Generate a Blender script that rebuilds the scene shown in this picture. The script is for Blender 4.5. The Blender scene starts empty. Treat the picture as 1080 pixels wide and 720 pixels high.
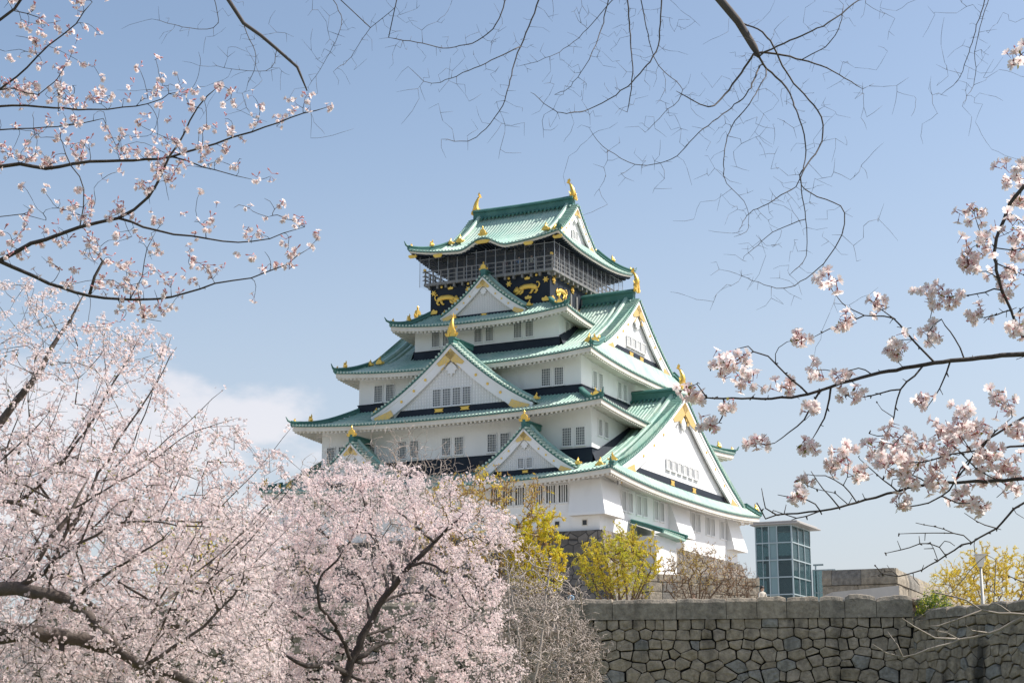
import bpy, math, random
import numpy as np
from math import radians as R, sin, cos, pi, sqrt, atan2

SC = bpy.context.scene
COL = SC.collection
rng = np.random.default_rng(11)
random.seed(5)

# ---------------------------------------------------------------- camera
EYE = 1.6
FPX = 1750.0
PITCH = R(12.892)
cam_d = bpy.data.cameras.new("camera")
cam_d.sensor_width = 36.0
cam_d.lens = 36.0 * FPX / 1080.0
cam_d.clip_start = 0.05
cam_d.clip_end = 6000
cam = bpy.data.objects.new("camera", cam_d)
cam.location = (0, 0, EYE)
cam.rotation_euler = (R(90) + PITCH, 0, 0)
COL.objects.link(cam)
SC.camera = cam

# ---------------------------------------------------------------- sun and sky
SUN_AZ = R(84)      # clockwise from +y (straight ahead)
SUN_EL = R(50)
sd = bpy.data.lights.new("sun", 'SUN')
sd.energy = 3.15
sd.angle = R(0.55)
sd.color = (1.0, 0.95, 0.87)
sun = bpy.data.objects.new("sun", sd)
sun.rotation_euler = (R(90) - SUN_EL, 0, -SUN_AZ + pi)
sun.location = (60, 10, 80)
COL.objects.link(sun)

W = bpy.data.worlds.new("World")
SC.world = W
W.use_nodes = True
nt = W.node_tree
for n in list(nt.nodes):
    nt.nodes.remove(n)
def wn(t, **k):
    n = nt.nodes.new(t)
    for a, b in k.items():
        setattr(n, a, b)
    return n
out = wn('ShaderNodeOutputWorld')
bg = wn('ShaderNodeBackground')
sky = wn('ShaderNodeTexSky', sky_type='NISHITA')
sky.sun_disc = False
sky.sun_elevation = SUN_EL
sky.sun_rotation = SUN_AZ
sky.air_density = 1.0
sky.dust_density = 1.6
sky.ozone_density = 1.5
sky.altitude = 20
bg.inputs['Strength'].default_value = 0.092
tc = wn('ShaderNodeTexCoord')
# low cumulus bank on the left of the tower, high thin veil elsewhere
def vdir(px, py):
    X = (px - 540) / FPX; Y = (360 - py) / FPX
    c, s = cos(PITCH), sin(PITCH)
    v = np.array([X, c - Y * s, s + Y * c]); return v / np.linalg.norm(v)
nz = wn('ShaderNodeTexNoise'); nz.inputs['Scale'].default_value = 17.0
nz.inputs['Detail'].default_value = 7.0; nz.inputs['Roughness'].default_value = 0.55
mp = wn('ShaderNodeMapping'); mp.inputs['Scale'].default_value = (1, 1, 2.0)
nt.links.new(tc.outputs['Generated'], mp.inputs['Vector'])
nt.links.new(mp.outputs['Vector'], nz.inputs['Vector'])
acc = None
def mth(op, a, b=None, c=None, clamp=False):
    n = wn('ShaderNodeMath', operation=op); n.use_clamp = clamp
    for i, x in enumerate((a, b, c)):
        if x is None: continue
        if isinstance(x, (int, float)): n.inputs[i].default_value = x
        else: nt.links.new(x, n.inputs[i])
    return n.outputs[0]
for (px, py, w, h, k) in ((180, 440, 135, 42, 1.0), (270, 445, 80, 34, .95), (100, 470, 220, 60, 1.0), (30, 430, 130, 55, 1.0), (335, 478, 110, 36, .8), (190, 412, 70, 26, .8), (60, 520, 260, 60, .9)):
    d = vdir(px, py)
    sub = wn('ShaderNodeVectorMath', operation='SUBTRACT'); sub.inputs[1].default_value = d
    nt.links.new(tc.outputs['Generated'], sub.inputs[0])
    sc = wn('ShaderNodeVectorMath', operation='MULTIPLY')
    sc.inputs[1].default_value = (FPX / w, FPX / w, FPX / h)
    nt.links.new(sub.outputs[0], sc.inputs[0])
    ln = wn('ShaderNodeVectorMath', operation='LENGTH'); nt.links.new(sc.outputs[0], ln.inputs[0])
    m = mth('MULTIPLY', mth('SUBTRACT', 1.0, mth('MULTIPLY', ln.outputs['Value'], 0.62), clamp=True), k)
    acc = m if acc is None else mth('MAXIMUM', acc, m)
cl = mth('ADD', acc, mth('MULTIPLY', mth('SUBTRACT', nz.outputs['Fac'], 0.5), 1.7))
cr = wn('ShaderNodeMapRange', interpolation_type='SMOOTHSTEP')
cr.inputs['From Min'].default_value = 0.30; cr.inputs['From Max'].default_value = 0.78
cr.inputs['To Max'].default_value = 0.44
nt.links.new(mth('MULTIPLY', cl, mth('GREATER_THAN', acc, 0.001)), cr.inputs['Value'])
mix = wn('ShaderNodeMix', data_type='RGBA')
nt.links.new(cr.outputs['Result'], mix.inputs['Factor'])
tint = wn('ShaderNodeMix', data_type='RGBA', blend_type='MULTIPLY'); tint.inputs['Factor'].default_value = 1.0
tint.inputs['B'].default_value = (1.10, 1.035, .96, 1)          # white balance of the sky
nt.links.new(sky.outputs['Color'], tint.inputs['A'])
# pale grey air low over the horizon
sxyz = wn('ShaderNodeSeparateXYZ'); nt.links.new(tc.outputs['Generated'], sxyz.inputs[0])
hz = wn('ShaderNodeMapRange', interpolation_type='SMOOTHSTEP')
hz.inputs['From Min'].default_value = 0.40; hz.inputs['From Max'].default_value = -0.02; hz.inputs['To Max'].default_value = 0.80
nt.links.new(sxyz.outputs['Z'], hz.inputs['Value'])
air = wn('ShaderNodeMix', data_type='RGBA'); air.inputs['B'].default_value = (3.35, 3.55, 4.0, 1)
nt.links.new(hz.outputs['Result'], air.inputs['Factor']); nt.links.new(tint.outputs['Result'], air.inputs['A'])
nt.links.new(air.outputs['Result'], mix.inputs['A'])
mix.inputs['B'].default_value = (6.5, 5.9, 5.8, 1)
nt.links.new(mix.outputs['Result'], bg.inputs['Color'])
nt.links.new(bg.outputs[0], out.inputs[0])

SC.view_settings.view_transform = 'Standard'
SC.view_settings.look = 'None'
SC.view_settings.gamma = 1.0
SC.view_settings.exposure = 0.97
SC.view_settings.use_curve_mapping = False
SC.render.engine = 'CYCLES'
SC.cycles.max_bounces = 8
SC.cycles.transparent_max_bounces = 12
SC.cycles.caustics_reflective = False
SC.cycles.caustics_refractive = False

# ---------------------------------------------------------------- helpers
def P(px, py, d):
    """world point seen at pixel (px, py) of the 1080 x 720 photograph at distance d ahead"""
    X = (px - 540) / FPX; Y = (360 - py) / FPX
    c, s = cos(PITCH), sin(PITCH)
    v = np.array([X, c - Y * s, s + Y * c])
    v = v * (d / v[1]); v[2] += EYE
    return v

def tag(o, label=None, cat=None, group=None, kind=None):
    if label: o['label'] = label
    if cat: o['category'] = cat
    if group: o['group'] = group
    if kind: o['kind'] = kind
    return o

def empty(name, loc=(0, 0, 0), rz=0.0, parent=None):
    o = bpy.data.objects.new(name, None)
    o.location = loc; o.rotation_euler = (0, 0, rz)
    COL.objects.link(o)
    if parent: o.parent = parent
    return o

def link_mesh(name, me, parent=None, loc=None, rz=None):
    o = bpy.data.objects.new(name, me)
    COL.objects.link(o)
    if parent: o.parent = parent
    if loc is not None: o.location = loc
    if rz is not None: o.rotation_euler = (0, 0, rz)
    return o

def copy_obj(o, parent=None, loc=None, rot=None, scale=None):
    c = o.copy(); COL.objects.link(c)
    if parent is not None: c.parent = parent
    if loc is not None: c.location = loc
    if rot is not None: c.rotation_euler = rot
    if scale is not None: c.scale = scale
    return c

class MB:
    def __init__(self):
        self.v = []; self.f = []; self.m = []
    def add(self, vs, fs, mi=0):
        b = len(self.v)
        self.v.extend([tuple(map(float, p)) for p in vs])
        for f in fs:
            self.f.append([i + b for i in f]); self.m.append(mi)
    def grid(self, rows, mi=0, close=False):
        n = len(rows[0]); vs = [p for r in rows for p in r]; fs = []
        for i in range(len(rows) - 1):
            for j in range(n - (0 if close else 1)):
                k = (j + 1) % n
                fs.append([i * n + j, i * n + k, (i + 1) * n + k, (i + 1) * n + j])
        self.add(vs, fs, mi)
    def box8(self, p, mi=0):
        self.add(p, [[0, 3, 2, 1], [4, 5, 6, 7], [0, 1, 5, 4], [1, 2, 6, 5], [2, 3, 7, 6], [3, 0, 4, 7]], mi)
    def box(self, x0, x1, y0, y1, z0, z1, mi=0, fr=None):
        p = [(x0, y0, z0), (x1, y0, z0), (x1, y1, z0), (x0, y1, z0), (x0, y0, z1), (x1, y0, z1), (x1, y1, z1), (x0, y1, z1)]
        if fr: p = [fr(*q) for q in p]
        self.box8(p, mi)
    def cbox(self, x0, x1, y0, y1, z0, z1, b=.02, mi=0, fr=None):
        """box with chamfered edges"""
        def ring(z, i):
            return [(x0 + i, y0 + b, z), (x0 + b, y0 + i, z), (x1 - b, y0 + i, z), (x1 - i, y0 + b, z),
                    (x1 - i, y1 - b, z), (x1 - b, y1 - i, z), (x0 + b, y1 - i, z), (x0 + i, y1 - b, z)]
        rows = [ring(z0, b), ring(z0 + b, 0), ring(z1 - b, 0), ring(z1, b)]
        if fr: rows = [[fr(*q) for q in r] for r in rows]
        base = len(self.v)
        self.grid(rows, mi, close=True)
        self.f.append([base + i for i in range(7, -1, -1)]); self.m.append(mi)
        self.f.append([base + 24 + i for i in range(8)]); self.m.append(mi)
    def tube(self, pts, rad, n=6, mi=0, cap=True):
        pts = [np.array(p, float) for p in pts]
        if isinstance(rad, (int, float)): rad = [rad] * len(pts)
        rows = []; ref = None
        for i, p in enumerate(pts):
            t = pts[min(i + 1, len(pts) - 1)] - pts[max(i - 1, 0)]
            t = t / (np.linalg.norm(t) + 1e-9)
            if ref is None:
                ref = np.cross(t, (0, 0, 1.0) if abs(t[2]) < .9 else (1.0, 0, 0))
            ref = ref - t * np.dot(ref, t); ref /= np.linalg.norm(ref) + 1e-9
            b = np.cross(t, ref)
            rows.append([p + rad[i] * (cos(2 * pi * k / n) * ref + sin(2 * pi * k / n) * b) for k in range(n)])
        base = len(self.v)
        self.grid(rows, mi, close=True)
        if cap:
            self.f.append([base + k for k in range(n)][::-1]); self.m.append(mi)
            e = base + (len(pts) - 1) * n
            self.f.append([e + k for k in range(n)]); self.m.append(mi)
    def sweep(self, pts, prof, mi=0, cap=True):
        """prof = list of (side, up) around a closed section; side is horizontal"""
        pts = [np.array(p, float) for p in pts]; rows = []
        for i, p in enumerate(pts):
            t = pts[min(i + 1, len(pts) - 1)] - pts[max(i - 1, 0)]
            s = np.array([t[1], -t[0], 0]); s /= np.linalg.norm(s) + 1e-9
            u = np.cross(s, t / np.linalg.norm(t)); 
            if u[2] < 0: u = -u
            rows.append([p + a * s + b * u for a, b in prof])
        base = len(self.v); n = len(prof)
        self.grid(rows, mi, close=True)
        if cap:
            self.f.append([base + k for k in range(n)][::-1]); self.m.append(mi)
            e = base + (len(pts) - 1) * n
            self.f.append([e + k for k in range(n)]); self.m.append(mi)
    def prism(self, poly, y0, y1, mi=0, fr=None):
        """poly in (x, z) extruded from y0 to y1"""
        n = len(poly)
        vs = [(x, y0, z) for x, z in poly] + [(x, y1, z) for x, z in poly]
        if fr: vs = [fr(*q) for q in vs]
        fs = [list(range(n)), list(range(2 * n - 1, n - 1, -1))]
        fs += [[i, i + n, (i + 1) % n + n, (i + 1) % n] for i in range(n)]
        self.add(vs, fs, mi)
    def mesh(self, name, mats, smooth=False):
        me = bpy.data.meshes.new(name)
        me.from_pydata(self.v, [], self.f)
        if not isinstance(mats, (list, tuple)): mats = [mats]
        for m in mats: me.materials.append(m)
        if len(mats) > 1: me.polygons.foreach_set('material_index', self.m)
        if smooth: me.polygons.foreach_set('use_smooth', [True] * len(me.polygons))
        me.update()
        return me
    def build(self, name, mats, parent=None, smooth=False, fixn=False):
        me = self.mesh(name, mats, smooth)
        if fixn:
            import bmesh
            bm = bmesh.new(); bm.from_mesh(me)
            bmesh.ops.recalc_face_normals(bm, faces=bm.faces)
            bm.to_mesh(me); bm.free()
        return link_mesh(name, me, parent)

def np_mesh(name, V, F, mats, mi=None, attr=None, smooth=False):
    """V (n,3), F (m,4) quads"""
    me = bpy.data.meshes.new(name)
    n, m = len(V), len(F)
    me.vertices.add(n); me.vertices.foreach_set('co', np.ascontiguousarray(V, dtype=np.float32).ravel())
    me.loops.add(m * 4); me.loops.foreach_set('vertex_index', np.ascontiguousarray(F, dtype=np.int32).ravel())
    me.polygons.add(m)
    me.polygons.foreach_set('loop_start', np.arange(0, m * 4, 4, dtype=np.int32))
    for q in (mats if isinstance(mats, (list, tuple)) else [mats]): me.materials.append(q)
    if mi is not None: me.polygons.foreach_set('material_index', np.ascontiguousarray(mi, dtype=np.int32))
    me.polygons.foreach_set('use_smooth', np.full(m, bool(smooth)))
    if attr is not None:
        a = me.attributes.new(attr[0], 'FLOAT', 'POINT'); a.data.foreach_set('value', np.ascontiguousarray(attr[1], dtype=np.float32))
    me.update(calc_edges=True)
    return me

def rand_rot(nrm, g):
    """rotation matrices whose z column is nrm, spun at random"""
    k = len(nrm)
    z = nrm / (np.linalg.norm(nrm, axis=1, keepdims=True) + 1e-9)
    r = g.normal(size=(k, 3)); x = r - z * (r * z).sum(1, keepdims=True)
    x /= np.linalg.norm(x, axis=1, keepdims=True) + 1e-9
    y = np.cross(z, x)
    return np.stack([x, y, z], axis=2)

def scatter(TV, TF, pos, rot, scl):
    k = len(pos)
    V = np.einsum('kij,nj->kni', rot, TV) * scl[:, None, None] + pos[:, None, :]
    F = TF[None] + (np.arange(k) * len(TV))[:, None, None]
    return V.reshape(-1, 3), F.reshape(-1, TF.shape[1])

# ---------------------------------------------------------------- materials
def mat(name, col, rough=.7, metal=0.0, noise=None, bump=None, spec=None, island=0.0, trans=None, extra=None):
    """noise = (scale, amount, second colour); bump = (scale, strength)"""
    m = bpy.data.materials.new(name); m.use_nodes = True
    t = m.node_tree; b = t.nodes['Principled BSDF']; L = t.links
    b.inputs['Base Color'].default_value = (*col, 1)
    b.inputs['Roughness'].default_value = rough
    b.inputs['Metallic'].default_value = metal
    if spec is not None: b.inputs['Specular IOR Level'].default_value = spec
    co = t.nodes.new('ShaderNodeTexCoord')
    cur = None
    if noise:
        n = t.nodes.new('ShaderNodeTexNoise'); n.inputs['Scale'].default_value = noise[0]
        n.inputs['Detail'].default_value = 5; n.inputs['Roughness'].default_value = .6
        if len(noise) > 3:
            mpn = t.nodes.new('ShaderNodeMapping'); mpn.inputs['Scale'].default_value = noise[3]
            L.new(co.outputs['Object'], mpn.inputs['Vector']); L.new(mpn.outputs[0], n.inputs['Vector'])
        else:
            L.new(co.outputs['Object'], n.inputs['Vector'])
        r = t.nodes.new('ShaderNodeMapRange'); r.inputs['From Min'].default_value = .36; r.inputs['From Max'].default_value = .66
        r.inputs['To Max'].default_value = noise[1]
        L.new(n.outputs['Fac'], r.inputs['Value'])
        x = t.nodes.new('ShaderNodeMix'); x.data_type = 'RGBA'
        L.new(r.outputs[0], x.inputs['Factor'])
        x.inputs['A'].default_value = (*col, 1); x.inputs['B'].default_value = (*noise[2], 1)
        cur = x.outputs['Result']
    if island:
        g = t.nodes.new('ShaderNodeNewGeometry')
        h = t.nodes.new('ShaderNodeHueSaturation')
        mr = t.nodes.new('ShaderNodeMapRange'); mr.inputs['To Min'].default_value = 1 - island; mr.inputs['To Max'].default_value = 1 + island
        L.new(g.outputs['Random Per Island'], mr.inputs['Value']); L.new(mr.outputs[0], h.inputs['Value'])
        if cur is not None: L.new(cur, h.inputs['Color'])
        else: h.inputs['Color'].default_value = (*col, 1)
        cur = h.outputs['Color']
    if cur is not None: L.new(cur, b.inputs['Base Color'])
    if bump:
        n = t.nodes.new('ShaderNodeTexNoise'); n.inputs['Scale'].default_value = bump[0]; n.inputs['Detail'].default_value = 6
        L.new(co.outputs['Object'], n.inputs['Vector'])
        bp = t.nodes.new('ShaderNodeBump'); bp.inputs['Strength'].default_value = bump[1]; bp.inputs['Distance'].default_value = .05
        L.new(n.outputs['Fac'], bp.inputs['Height']); L.new(bp.outputs[0], b.inputs['Normal'])
    if trans:
        tr = t.nodes.new('ShaderNodeBsdfTranslucent')
        if cur is not None: L.new(cur, tr.inputs['Color'])
        else: tr.inputs['Color'].default_value = (*col, 1)
        ms = t.nodes.new('ShaderNodeMixShader'); ms.inputs[0].default_value = trans
        L.new(b.outputs[0], ms.inputs[1]); L.new(tr.outputs[0], ms.inputs[2])
        L.new(ms.outputs[0], t.nodes['Material Output'].inputs['Surface'])
    if extra: extra(m, t, b, cur)
    return m

M = {}
def streaks(dark, amount, sc=(1.2, 1.2, .12), lo=.52, hi=.75):
    def f(m, t, b, cur):
        L = t.links
        co = t.nodes.new('ShaderNodeTexCoord'); mp_ = t.nodes.new('ShaderNodeMapping'); mp_.inputs['Scale'].default_value = sc
        n = t.nodes.new('ShaderNodeTexNoise'); n.inputs['Scale'].default_value = 1.0; n.inputs['Detail'].default_value = 7; n.inputs['Roughness'].default_value = .65
        L.new(co.outputs['Object'], mp_.inputs['Vector']); L.new(mp_.outputs[0], n.inputs['Vector'])
        r = t.nodes.new('ShaderNodeMapRange'); r.inputs['From Min'].default_value = lo; r.inputs['From Max'].default_value = hi; r.inputs['To Max'].default_value = amount
        L.new(n.outputs['Fac'], r.inputs['Value'])
        x = t.nodes.new('ShaderNodeMix'); x.data_type = 'RGBA'; x.inputs['B'].default_value = (*dark, 1)
        L.new(r.outputs[0], x.inputs['Factor']); L.new(cur, x.inputs['A']); L.new(x.outputs['Result'], b.inputs['Base Color'])
    return f
M['copper'] = mat('verdigris_tile', (.26, .445, .372), .5, noise=(.35, .9, (.445, .545, .465), (1, 1, 1)), bump=(6, .2), extra=streaks((.10, .25, .22), .6, (1.6, 1.6, .5), .5, .72))
M['copper_dark'] = mat('verdigris_ridge', (.04, .15, .132), .55, noise=(.8, .6, (.10, .235, .20)))
M['copper_pale'] = mat('pale_tile_end', (.50, .60, .52), .5, noise=(2.0, .5, (.36, .5, .43)))
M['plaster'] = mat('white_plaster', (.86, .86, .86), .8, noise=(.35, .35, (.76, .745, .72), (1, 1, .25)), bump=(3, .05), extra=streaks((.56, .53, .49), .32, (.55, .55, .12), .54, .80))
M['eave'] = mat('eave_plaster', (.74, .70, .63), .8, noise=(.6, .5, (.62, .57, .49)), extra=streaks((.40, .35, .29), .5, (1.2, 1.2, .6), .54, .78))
M['lattice'] = mat('white_lattice', (.74, .74, .73), .7)
M['navy'] = mat('black_lacquer', (.014, .021, .034), .7, spec=.3, noise=(.8, .5, (.026, .036, .054)))
M['gold'] = mat('gold_leaf', (.92, .60, .13), .36, metal=.55, noise=(1.5, .5, (.80, .47, .08)), bump=(4, .25))
M['openwork'] = mat('gilt_openwork', (.90, .58, .14), .4, metal=.45, noise=(7.0, .85, (.62, .50, .30)), bump=(9, .5))
M['pane'] = mat('grey_window_pane', (.10, .112, .125), .35, noise=(.7, .6, (.15, .16, .17)))
M['darkpane'] = mat('dark_window_opening', (.035, .038, .042), .5)
M['rail'] = mat('weathered_rail', (.20, .195, .19), .6, noise=(2, .5, (.28, .27, .26)))
M['lacquer_rail'] = mat('dark_mullion', (.06, .06, .065), .6)
M['post'] = mat('grey_steel_post', (.36, .38, .41), .45, metal=.3)
# ================================================================ the castle tower
YAW = R(26.473)
CX, CY = 1.212, 165.0
def CW(u, v, z):
    """castle axes (u along the left face, v along the right face, z over eye level) to world"""
    return np.array([CX + u * cos(YAW) + v * sin(YAW), CY - u * sin(YAW) + v * cos(YAW), z + EYE])

castle = empty('castle_tower', (CX, CY, EYE), -YAW)
tag(castle, 'white five tiered castle tower with green copper roofs and gold ornaments on a stone base', 'castle')

SIDES = {'front': lambda s, o: (s, -o), 'back': lambda s, o: (-s, o), 'right': lambda s, o: (o, s), 'left': lambda s, o: (-o, -s)}

class Tier:
    """a hipped roof: skirt (inner rectangle) or hip-and-gable"""
    def __init__(s, a, b, ze, r, aw, bw, zr=None, ug=None, tg=None, ai=None, bi=None, zi=None, c=.4):
        s.a, s.b, s.ze, s.r, s.aw, s.bw = a, b, ze, r, aw, bw
        s.zr, s.ug, s.tg, s.ai, s.bi, s.zi, s.c = zr, ug, tg, ai, bi, zi, c
        s.irimoya = zr is not None
    def z(s, t):
        top = s.zr if s.irimoya else s.zi
        return top - (top - s.ze) * (t + s.c * t * (1 - t))
    def rise(s, q, t):
        k = max(0.0, (t - .35) / .65)
        return s.r * k * k * abs(q) ** 2.6
    def lim(s, side, t):
        """half width along the eave and distance out, at t"""
        if s.irimoya:
            w = s.ug if t <= s.tg else s.ug + (s.a - s.ug) * (t - s.tg) / (1 - s.tg)
            return (w, s.b * t) if side in ('front', 'back') else (s.b * t, w)
        A = s.ai + (s.a - s.ai) * t; B = s.bi + (s.b - s.bi) * t
        return (A, B) if side in ('front', 'back') else (B, A)
    def trange(s, side):
        return (s.tg if s.irimoya and side in ('left', 'right') else 0.0)

def roof_slope(mb, T, side, pitch=.37, rows=10, rh=.07, bump=None):
    fr = SIDES[side]; tmin = T.trange(side)
    ts = np.linspace(tmin, 1, 240); hw = np.array([T.lim(side, t)[0] for t in ts])
    half = hw[-1] - .01
    n = int(half / pitch)
    cols = []
    prof = ((0, 0), (.46, 0), (.55, .65), (.73, 1), (.91, .65))
    k0 = -n - 1
    for k in range(k0, n + 2):
        for o, h in prof:
            s = (k + o - .73) * pitch
            if -half < s < half: cols.append((s, h * rh))
    cols = [(-half, 0)] + cols + [(half, 0)]
    grid = []
    for s, h in cols:
        if abs(s) <= hw[0]: t0 = tmin
        else: t0 = float(np.interp(abs(s), hw, ts))
        col = []
        for t in t0 + (1 - t0) * np.linspace(0, 1, rows):
            w, o = T.lim(side, t)
            z = T.z(t) + T.rise(s / max(w, .01), t) + h
            if bump: z += bump(s, t)
            col.append((*fr(s, o), z))
        grid.append(col)
    mb.grid(grid, 0)
    # round tile ends along the eave
    for k in range(-n, n + 1):
        s = k * pitch
        w, o = T.lim(side, 1.0)
        z = T.z(1) + T.rise(s / w, 1) + (bump(s, 1) if bump else 0) + .03
        vs = [(*fr(s + .105 * cos(2 * pi * i / 8), o + .035), z + .105 * sin(2 * pi * i / 8)) for i in range(8)]
        mb.add(vs, [list(range(8))], 1)

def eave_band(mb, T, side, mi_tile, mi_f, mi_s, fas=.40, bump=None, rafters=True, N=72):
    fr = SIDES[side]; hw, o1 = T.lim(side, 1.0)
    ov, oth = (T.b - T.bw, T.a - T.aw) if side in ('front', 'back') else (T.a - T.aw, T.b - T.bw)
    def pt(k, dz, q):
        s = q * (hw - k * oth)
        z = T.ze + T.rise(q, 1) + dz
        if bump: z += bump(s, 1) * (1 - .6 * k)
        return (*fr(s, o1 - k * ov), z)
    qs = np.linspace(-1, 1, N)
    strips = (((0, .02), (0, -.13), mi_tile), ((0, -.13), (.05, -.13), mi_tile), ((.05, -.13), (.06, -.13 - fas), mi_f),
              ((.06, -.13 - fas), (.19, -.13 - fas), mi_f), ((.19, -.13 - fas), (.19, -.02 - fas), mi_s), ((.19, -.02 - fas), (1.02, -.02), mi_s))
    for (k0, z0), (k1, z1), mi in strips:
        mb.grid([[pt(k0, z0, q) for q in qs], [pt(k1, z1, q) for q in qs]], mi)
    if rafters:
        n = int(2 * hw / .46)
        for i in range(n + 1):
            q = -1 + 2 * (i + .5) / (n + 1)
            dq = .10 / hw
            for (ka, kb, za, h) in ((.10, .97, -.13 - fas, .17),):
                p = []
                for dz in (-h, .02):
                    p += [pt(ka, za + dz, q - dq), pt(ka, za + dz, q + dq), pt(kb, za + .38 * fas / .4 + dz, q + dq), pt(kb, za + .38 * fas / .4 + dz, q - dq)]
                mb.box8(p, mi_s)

def storey(name, aw, bw, z0, z1, mb=None):
    m = mb or MB()
    m.box(-aw, aw, -bw, bw, z0, z1, 0)
    return m

RIDGE = [(-.26, 0), (-.26, .62), (-.36, .66), (-.36, .84), (-.2, 1.0), (.2, 1.0), (.36, .84), (.36, .66), (.26, .62), (.26, 0)]
def ridge_prof(w, h): return [(a * w / .36, b * h) for a, b in RIDGE]

# --- gold ornaments, each one mesh shared by its copies
def fish_mesh():
    m = MB()
    sp = [(.05, 0, -.05), (.20, 0, .25), (.24, 0, .62), (.16, 0, 1.02), (.0, 0, 1.40), (-.16, 0, 1.68)]
    m.tube(sp, [.30, .36, .31, .23, .15, .08], 10)
    m.tube([(.10, 0, .02), (.34, 0, -.02), (.46, 0, .10)], [.26, .22, .10], 8)           # snout
    for s in (-1, 1):
        m.add([(-.14, 0, 1.58), (-.10, .06 * s, 1.95), (-.24, .30 * s, 2.12), (-.34, .22 * s, 1.80), (-.42, .34 * s, 1.70), (-.24, .05 * s, 1.60)], [[0, 1, 2, 3], [0, 3, 4, 5]])
        m.add([(.22, .25 * s, .35), (.02, .62 * s, .62), (.06, .66 * s, .40), (.20, .33 * s, .15)], [[0, 1, 2, 3]])
    for i in range(7):
        t = i / 6; z = .30 + 1.2 * t; x = .52 - .5 * t ** 1.4
        m.add([(x - .10, -.03, z), (x + .14, 0, z + .18), (x - .12, .03, z + .16), (x - .10, .03, z)], [[0, 1, 2], [0, 3, 2], [3, 1, 2]])
    m.add([(-.16, 0, 1.6), (-.02, 0, 2.05), (-.22, 0, 2.32), (-.30, 0, 1.95)], [[0, 1, 2, 3]])
    return m.mesh('shachi', M['gold'], True)
def crest_mesh():
    """ridge-end crest: arched plate with curled sides and a knob"""
    m = MB()
    arch = [(-.42, 0), (-.46, .18), (-.36, .30), (-.38, .52), (-.26, .72), (-.10, .82), (.10, .82), (.26, .72), (.38, .52), (.36, .30), (.46, .18), (.42, 0), (.18, 0), (.16, .3), (0, .42), (-.16, .3), (-.18, 0)]
    m.prism(arch, -.13, .13)
    m.prism([(-.17, 0), (-.15, .3), (0, .42), (.15, .3), (.17, 0)], -.08, .06)
    m.tube([(0, 0, .78), (0, 0, 1.0), (0, 0, 1.06), (0, 0, 1.22)], [.12, .08, .13, .03], 8)
    for s in (-1, 1): m.tube([(.38 * s, 0, .2), (.55 * s, 0, .16), (.60 * s, 0, .30), (.50 * s, 0, .34)], [.10, .10, .08, .05], 6)
    return m.mesh('crest', M['gold'])
def hip_mesh():
    m = MB()
    m.prism([(-.30, 0), (-.34, .16), (-.22, .36), (-.08, .44), (0, .62), (.08, .44), (.22, .36), (.34, .16), (.30, 0)], -.16, .16)
    m.tube([(0, -.1, .4), (0, .12, .62), (0, .10, .86)], [.13, .10, .03], 6)
    for s in (-1, 1): m.tube([(.26 * s, .05, .1), (.46 * s, .10, .14), (.44 * s, .10, .3)], [.10, .08, .03], 6)
    return m.mesh('hip_crest', M['gold'])
FISH, CREST, HIPC = fish_mesh(), crest_mesh(), hip_mesh()
def orn(name, me, parent, loc, rz=0.0, s=1.0):
    o = link_mesh(name, me, parent, loc, rz); o.scale = (s, s, s); return o

# --- windows: one mesh each (frame, lattice bars, pane), local x across, -y outward
def window_mesh(w, h, nv, nh, pane, bar=.035, fr=.07):
    m = MB()
    m.box(-w / 2 + fr, w / 2 - fr, -.012, .0, fr, h - fr, 1)
    m.box(-w / 2, w / 2, -.10, 0, 0, fr, 0); m.box(-w / 2, w / 2, -.10, 0, h - fr, h, 0)
    m.box(-w / 2, -w / 2 + fr, -.10, 0, fr, h - fr, 0); m.box(w / 2 - fr, w / 2, -.10, 0, fr, h - fr, 0)
    m.box(-w / 2 - .06, w / 2 + .06, -.15, 0, -.07, -.001, 0)
    for i in range(nv):
        x = -w / 2 + fr + (w - 2 * fr) * (i + 1) / (nv + 1)
        m.box(x - bar / 2, x + bar / 2, -.06, -.013, fr, h - fr, 2)
    for j in range(nh):
        z = fr + (h - 2 * fr) * (j + 1) / (nh + 1)
        m.box(-w / 2 + fr, w / 2 - fr, -.05, -.014, z - bar / 2, z + bar / 2, 2)
    return m.mesh('window', [M['plaster'], pane, M['lattice']])
WIN = window_mesh(.98, 1.72, 4, 6, M['pane'], .034)
WINB = window_mesh(1.0, 1.66, 3, 0, M['darkpane'], .11)
WINS = window_mesh(1.06, 1.85, 3, 0, M['pane'], .12)
WING = window_mesh(.62, .95, 3, 4, M['pane'], .035, .05)
WINW = window_mesh(1.1, 1.05, 3, 0, M['pane'], .14)
def put_win(me, parent, face, along, plane, z, s=1.0):
    if face == 'front': o = link_mesh('window', me, parent, (along, -plane - .004, z), 0)
    else: o = link_mesh('window', me, parent, (plane + .004, along, z), pi / 2)
    o.scale = (s, 1, s)
    return o

# --- a gable: wall, boards, gold; fr maps (x across, y outward, z)
def offset_curve(prof, ts, d):
    pts = [np.array(prof(t)) for t in ts]; res = []
    for i, p in enumerate(pts):
        t = pts[min(i + 1, len(pts) - 1)] - pts[max(i - 1, 0)]; t /= np.linalg.norm(t)
        n = np.array([-t[1], t[0]])
        if n[1] > 0: n = -n
        dd = d(ts[i]) if callable(d) else d
        res.append(p + n * dd)
    return res

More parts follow.
